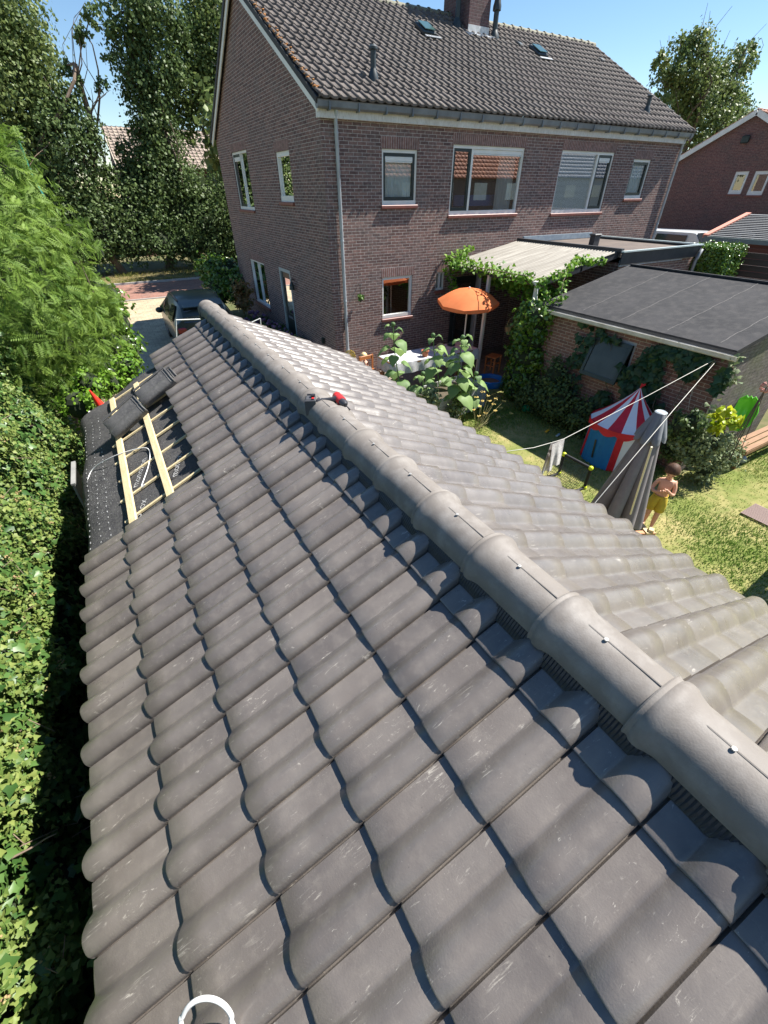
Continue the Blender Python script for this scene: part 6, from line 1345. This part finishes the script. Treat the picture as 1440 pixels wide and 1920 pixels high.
ya = thing('yarrow_clump', (6.05, 6.55, 0), 'clump of tall dry yarrow with flat orange yellow flower heads', 'yarrow'); mb = MB(); fh_ = MB()
for px, py in [(905, 735), (893, 745), (918, 752), (930, 748), (940, 765), (928, 770), (900, 762), (910, 775), (945, 752), (888, 768), (915, 742), (935, 782), (950, 795), (925, 758), (898, 780), (958, 775), (905, 752)]:
    p = atY(px, py, 6.45+rnd.uniform(-.15, .15)); b_ = Vector((6.02+rnd.uniform(-.08, .08), 6.35+rnd.uniform(-.08, .08), 0)); mb.tube([b_, b_.lerp(p, .5)+Vector((0, 0, .05)), p], [.005, .004, .003], 5)
    for _ in range(12): a, rr = rnd.uniform(0, 6.3), .045*math.sqrt(rnd.random()); fh_.ball(p+Vector((rr*math.cos(a), rr*math.sin(a), rnd.uniform(0, .008))), (.012, .012, .008), 5, 4)
mb.build('stem', mat('dry_stem', (.25, .22, .09), .8), ya); fh_.build('flower_head', mat('yarrow_yellow', (.62, .42, .10), .8, var=(.7, .55, .2), scale=30), ya)
pk = thing('pink_hydrangea', atY(1436, 728, 2.5), 'faded pink hydrangea heads at the right edge above the bench', 'flower'); mb = MB(); c = atY(1437, 726, 2.5)
for _ in range(60): d = Vector((rnd.gauss(0, 1), rnd.gauss(0, 1), rnd.gauss(0, 1))).normalized()*.075; mb.ball(c+d, .016, 5, 4)
mb.build('flower_head', mat('dusty_pink', (.50, .24, .20), .8), pk); mb = MB()
for _ in range(7): mb.tube([c, c+Vector((rnd.uniform(-.2, .2), rnd.uniform(-.1, .1), -1.2))], .006, 5)
mb.build('stem', M_BARK, pk)
# ---- grass
def grass(name, x0, x1, y0, y1, n, h, m, cond=None, kind='stuff', dens=None):
    x, y = rng.uniform(x0, x1, n), rng.uniform(y0, y1, n)
    f = np.sin(x*1.9+1.3*np.sin(y*1.1))+np.sin(y*2.3+1.7*np.sin(x*1.3+2)); keep = rng.random(n) < np.clip(.62+.28*f, .18, 1)
    if cond is not None: keep &= cond(x, y)
    x, y, f = x[keep], y[keep], f[keep]; n = len(x); a = rng.uniform(0, 2*PI, n); hh = h*(.5+rng.random(n))*(1+.22*f); w_ = .0045+.003*rng.random(n); ln = rng.uniform(.2, 1.0, n)*hh; b = rng.uniform(0, 2*PI, n)
    dx, dy = np.cos(a)*w_, np.sin(a)*w_; lx, ly = np.cos(b)*ln, np.sin(b)*ln
    V = np.stack([np.stack([x-dx, y-dy, 0*x], 1), np.stack([x+dx, y+dy, 0*x], 1), np.stack([x+dx*.7+lx*.4, y+dy*.7+ly*.4, hh*.6], 1), np.stack([x+lx, y+ly, hh], 1)], 1).reshape(-1, 3)
    F = (np.array([[0, 1, 2], [0, 2, 3]])[None]+np.arange(n)[:, None, None]*4).reshape(-1, 3)
    rv = np.clip(.45-.30*f+rng.normal(0, .25, n), 0, 1); o = np_mesh(name, V, F, m, None, rndv=np.repeat(rv, 4)); return tag(o, kind=kind)
L_GRASS = leafm('grass_blade', (.12, .22, .035), (.36, .36, .13), .3, .6, .2)
inlawn = lambda x, y: (x > 3.2) & ((x < 8.0) | (y < 2.95)) & (y < 7.4+.12*(x-3))
tag(grass('grass', 3.3, 11.5, .0, 8.0, 120000, .035, L_GRASS, inlawn), label='short lawn grass with dry straw coloured patches', cat='grass')
tag(grass('verge_grass', -4, 12, 30.8, 35.5, 9000, .14, leafm('dry_grass', (.12, .15, .03), (.36, .26, .09), .3, .6, .2)), label='dry verge grass beyond the road', cat='grass')
# ================================================================ people
M_SKIN = mat('skin', (.62, .35, .24), .55, .4, var=(.55, .29, .19), scale=9, trans=.04)
M_SKIN2 = mat('fair_skin', (.66, .40, .29), .55, .4)
def skin_obj(name, chains, m, parent, sub=2, world=None):
    """chains: list of lists of (x,y,z,r); the first is the root chain, branches start with an index tuple (chain,i)"""
    V = []; E = []; R = []; idx = {}
    roots = []
    for ci, ch in enumerate(chains):
        prev = None
        for i, p in enumerate(ch):
            if isinstance(p[0], str): prev = idx[(p[1], p[2])]; continue
            V.append(Vector(p[:3])); R.append(p[3]); k_ = len(V)-1; idx[(ci, i)] = k_
            if prev is not None: E.append((prev, k_))
            else: roots.append(k_)
            prev = k_
    if world: V = [world(v) for v in V]
    off = root_of(parent).location if parent is not None else Vector()
    me = bpy.data.meshes.new(name); me.from_pydata([tuple(v-off) for v in V], E, []); o = bpy.data.objects.new(name, me); COL.objects.link(o); o.parent = parent
    sk = o.modifiers.new('skin', 'SKIN'); sk.use_smooth_shade = True
    if not me.skin_vertices:
        bpy.context.view_layer.objects.active = o
    sv = me.skin_vertices[0].data if len(me.skin_vertices) else None
    if sv:
        for i, r_ in enumerate(R): sv[i].radius = (r_, r_); sv[i].use_root = i in roots
    ss = o.modifiers.new('subd', 'SUBSURF'); ss.levels = sub; ss.render_levels = sub
    bpy.context.view_layer.update(); dg = bpy.context.evaluated_depsgraph_get(); me2 = bpy.data.meshes.new_from_object(o.evaluated_get(dg)); o.modifiers.clear(); o.data = me2; me2.name = name; me2.materials.clear(); me2.materials.append(m)
    me2.polygons.foreach_set('use_smooth', [True]*len(me2.polygons)); return o
def child(base, face, H, label, shorts, hair, skin, pose, hairlen=1):
    """face: heading angle of the look direction (0 = +X). Local frame: +y forward, +x to the child's right"""
    t = thing('person', base, label, 'person'); c, s = math.cos(face), math.sin(face); B = Vector(base); k_ = H/1.12
    def W(v): v = v*k_; return B+Vector((v.y*c+v.x*s, v.y*s-v.x*c, v.z))
    body = [[(0, -.005, .52, .088), (0, .0, .60, .080), (0, .006, .70, .084), (0, .0, .79, .090), (0, -.012, .855, .050), (0, .004, .90, .036), (0, .016, .94, .044)]]
    for sx, leg in ((1, pose['legR']), (-1, pose['legL'])):
        body.append([('j', 0, 0), (sx*.050, .0, .47, .066), (sx*.056, leg[0]*.5, .37, .052), (sx*.058, leg[0], .27, .040), (sx*.058, leg[0]*.5+leg[1]*.5-.012, .17, .038), (sx*.058, leg[1], .055, .025), (sx*.062, leg[1]+.03, .028, .026), (sx*.066, leg[1]+.085, .020, .022), (sx*.068, leg[1]+.12, .014, .014)])
    for sx, arm in ((1, pose['armR']), (-1, pose['armL'])):
        body.append([('j', 0, 3), (sx*.088, -.008, .826, .038)]+[(a[0], a[1], a[2], r_) for a, r_ in zip(arm, (.031, .027, .026, .021, .018))])
    skin_obj('body', body, skin, t, 2, W)
    # hands: palm and five separate fingers
    for sx, arm in ((1, pose['armR']), (-1, pose['armL'])):
        w_, e_ = Vector(arm[-1]), Vector(arm[-2]); d = (w_-e_).normalized(); sd2 = d.cross(Vector((0, 0, 1))).normalized(); up = sd2.cross(d)
        ch = [[(*w_, .017), (*(w_+d*.022), .020), (*(w_+d*.040), .019)]]
        for q, (o_, L) in enumerate(((-.015, .026), (-.005, .032), (.005, .031), (.014, .025))):
            b_ = w_+d*.042+sd2*o_; ch.append([(*b_, .0068), (*(b_+d*L*.6), .0062), (*(b_+d*L+up*-.012), .0052)])
        b_ = w_+d*.016+sd2*.018*-sx; ch.append([(*b_, .008), (*(b_+d*.016-sd2*.012*sx), .007), (*(b_+d*.030-sd2*.014*sx), .0058)])
        skin_obj('hand', ch, skin, t, 1, W)
    # head with face
    hd = Vector((0, .022, 1.005)); tilt = pose.get('tilt', .25); Rt = Matrix.Rotation(-tilt, 3, 'X')
    def Hh(v): return W(hd+Rt @ Vector(v))
    mb = MB(); V = []; n, m_ = 24, 18
    for i in range(m_+1):
        a = PI*i/m_
        for j in range(n):
            b = 2*PI*j/n; x, y, z = math.sin(a)*math.cos(b), math.sin(a)*math.sin(b), -math.cos(a)
            xx, yy, zz = .074*x, .088*y, .098*z
            if z < 0: xx *= 1-.28*z*z; yy *= 1-.12*z*z
            if y > .5 and abs(x) < .28: yy += .016*math.exp(-((z+.22)/.16)**2)*(1-abs(x)/.28); yy += .005*math.exp(-((z+.58)/.08)**2)
            if y > .5 and .2 < abs(x) < .55: yy -= .006*math.exp(-((z+.0)/.14)**2)
            V.append(Hh((xx, yy, zz)))
    mb.quads(V, [(i*n+j, i*n+(j+1) % n, (i+1)*n+(j+1) % n, (i+1)*n+j) for i in range(m_) for j in range(n)])
    for sx in (-1, 1): mb.ball(Hh((sx*.074, -.004, -.012)), (.010*k_, .014*k_, .020*k_), 8, 6)
    mb.build('head', skin, t, smooth=True)
    mb = MB()
    for sx in (-1, 1): mb.ball(Hh((sx*.028, .080, .002)), .009*k_, 8, 6)
    mb.build('eyes', mat('eye_dark', (.03, .02, .015), .2), t)
    mb = MB(); mb.ball(Hh((0, .083, -.056)), (.017*k_, .008*k_, .005*k_), 8, 5); mb.build('mouth', mat('lip', (.45, .13, .10), .5), t)
    mb = MB(); V = []; n, m_ = 40, 14
    for i in range(m_+1):
        for j in range(n):
            b = 2*PI*j/n; fr = max(0, math.sin(b)); low = (-.10+.50*fr**2 if hairlen else .2)-.1*max(0, -math.sin(b)); a = (math.acos(max(-1, min(1, low))))*(i/m_)
            rr = 1+.025*math.sin(b*13+math.sin(b*5)*2)*(i/m_)+.01*math.sin(b*29)
            V.append(Hh((.087*math.sin(a)*math.cos(b)*rr, (.101*math.sin(a)*math.sin(b)-.004)*rr, .110*math.cos(a)+.006)))
    b0 = len(V)
    mb.quads(V, [(i*n+j, i*n+(j+1) % n, (i+1)*n+(j+1) % n, (i+1)*n+j) for i in range(m_) for j in range(n)]); ho = mb.build('hair', hair, t, smooth=True); sm = ho.modifiers.new('thick', 'SOLIDIFY'); sm.thickness = .012; sm.offset = -1
    # shorts
    if shorts:
        mb = MB(); n = 28
        for sx, leg in ((1, pose['legR']), (-1, pose['legL'])):
            V = []
            for z, cx, rx, ry, fy in ((.575, .030, .068, .088, 0), (.52, .040, .074, .098, 0), (.46, .052, .076, .092, .05), (.40, .056, .073, .082, .35), (.335, .058, .070, .076, .68), (.33, .058, .060, .066, .68)):
                for j in range(n): b = 2*PI*j/n; w2 = 1+.04*math.sin(b*5+z*30)*(z < .5); V.append(W(Vector((sx*cx+rx*w2*math.cos(b), leg[0]*fy+ry*w2*math.sin(b)*.95, z))))
            mb.quads(V, [(i*n+j, i*n+(j+1) % n, (i+1)*n+(j+1) % n, (i+1)*n+j) for i in range(5) for j in range(n)])
        V = []
        for z, q in ((.60, 0), (.60, 1), (.565, 1), (.565, 0)):
            for j in range(n): b = 2*PI*j/n; V.append(W(Vector(((.090+.006*q)*math.cos(b), (.084+.006*q)*math.sin(b), z))))
        mb.quads(V, [(i*n+j, i*n+(j+1) % n, ((i+1) % 4)*n+(j+1) % n, ((i+1) % 4)*n+j) for i in range(4) for j in range(n)])
        mb.build('shorts', shorts, t, smooth=True)
    return t
pose1 = dict(legR=(.02, -.03), legL=(.05, .06), armR=[(.128, .0, .76), (.148, .03, .675), (.11, .10, .665), (.05, .135, .70), (.025, .145, .72)], armL=[(-.125, .01, .75), (-.135, .06, .665), (-.10, .125, .70), (-.055, .165, .755), (-.04, .185, .775)], tilt=.45)
fp = atZ(1212, 985, 0)
child((fp.x, fp.y, 0), math.radians(205), 1.12, 'dark haired bare chested child in yellow shorts standing on the lawn with folded arms', mat('mustard_cloth', (.50, .38, .03), .8, var=(.42, .31, .03), scale=12), mat('brown_hair', (.045, .022, .014), .65, .25, var=(.10, .052, .03), scale=30, stretch=(3, 3, .4)), M_SKIN, pose1)
pose2 = dict(legR=(.02, .0), legL=(.03, .05), armR=[(.12, .02, .75), (.13, .07, .68), (.11, .13, .70), (.07, .17, .74), (.05, .19, .76)], armL=[(-.12, .0, .75), (-.13, .01, .66), (-.12, .05, .60), (-.115, .09, .57), (-.11, .11, .56)], tilt=.2)
hp_ = atZ(683, 664, .88); child((hp_.x, hp_.y, 0), math.radians(200), .92, 'blond bare shouldered toddler just visible over the garage eave by the house wall', mat('blue_cloth', (.1, .2, .4), .8), mat('blond_hair', (.55, .38, .18), .5, var=(.62, .48, .27), scale=25), M_SKIN2, pose2)
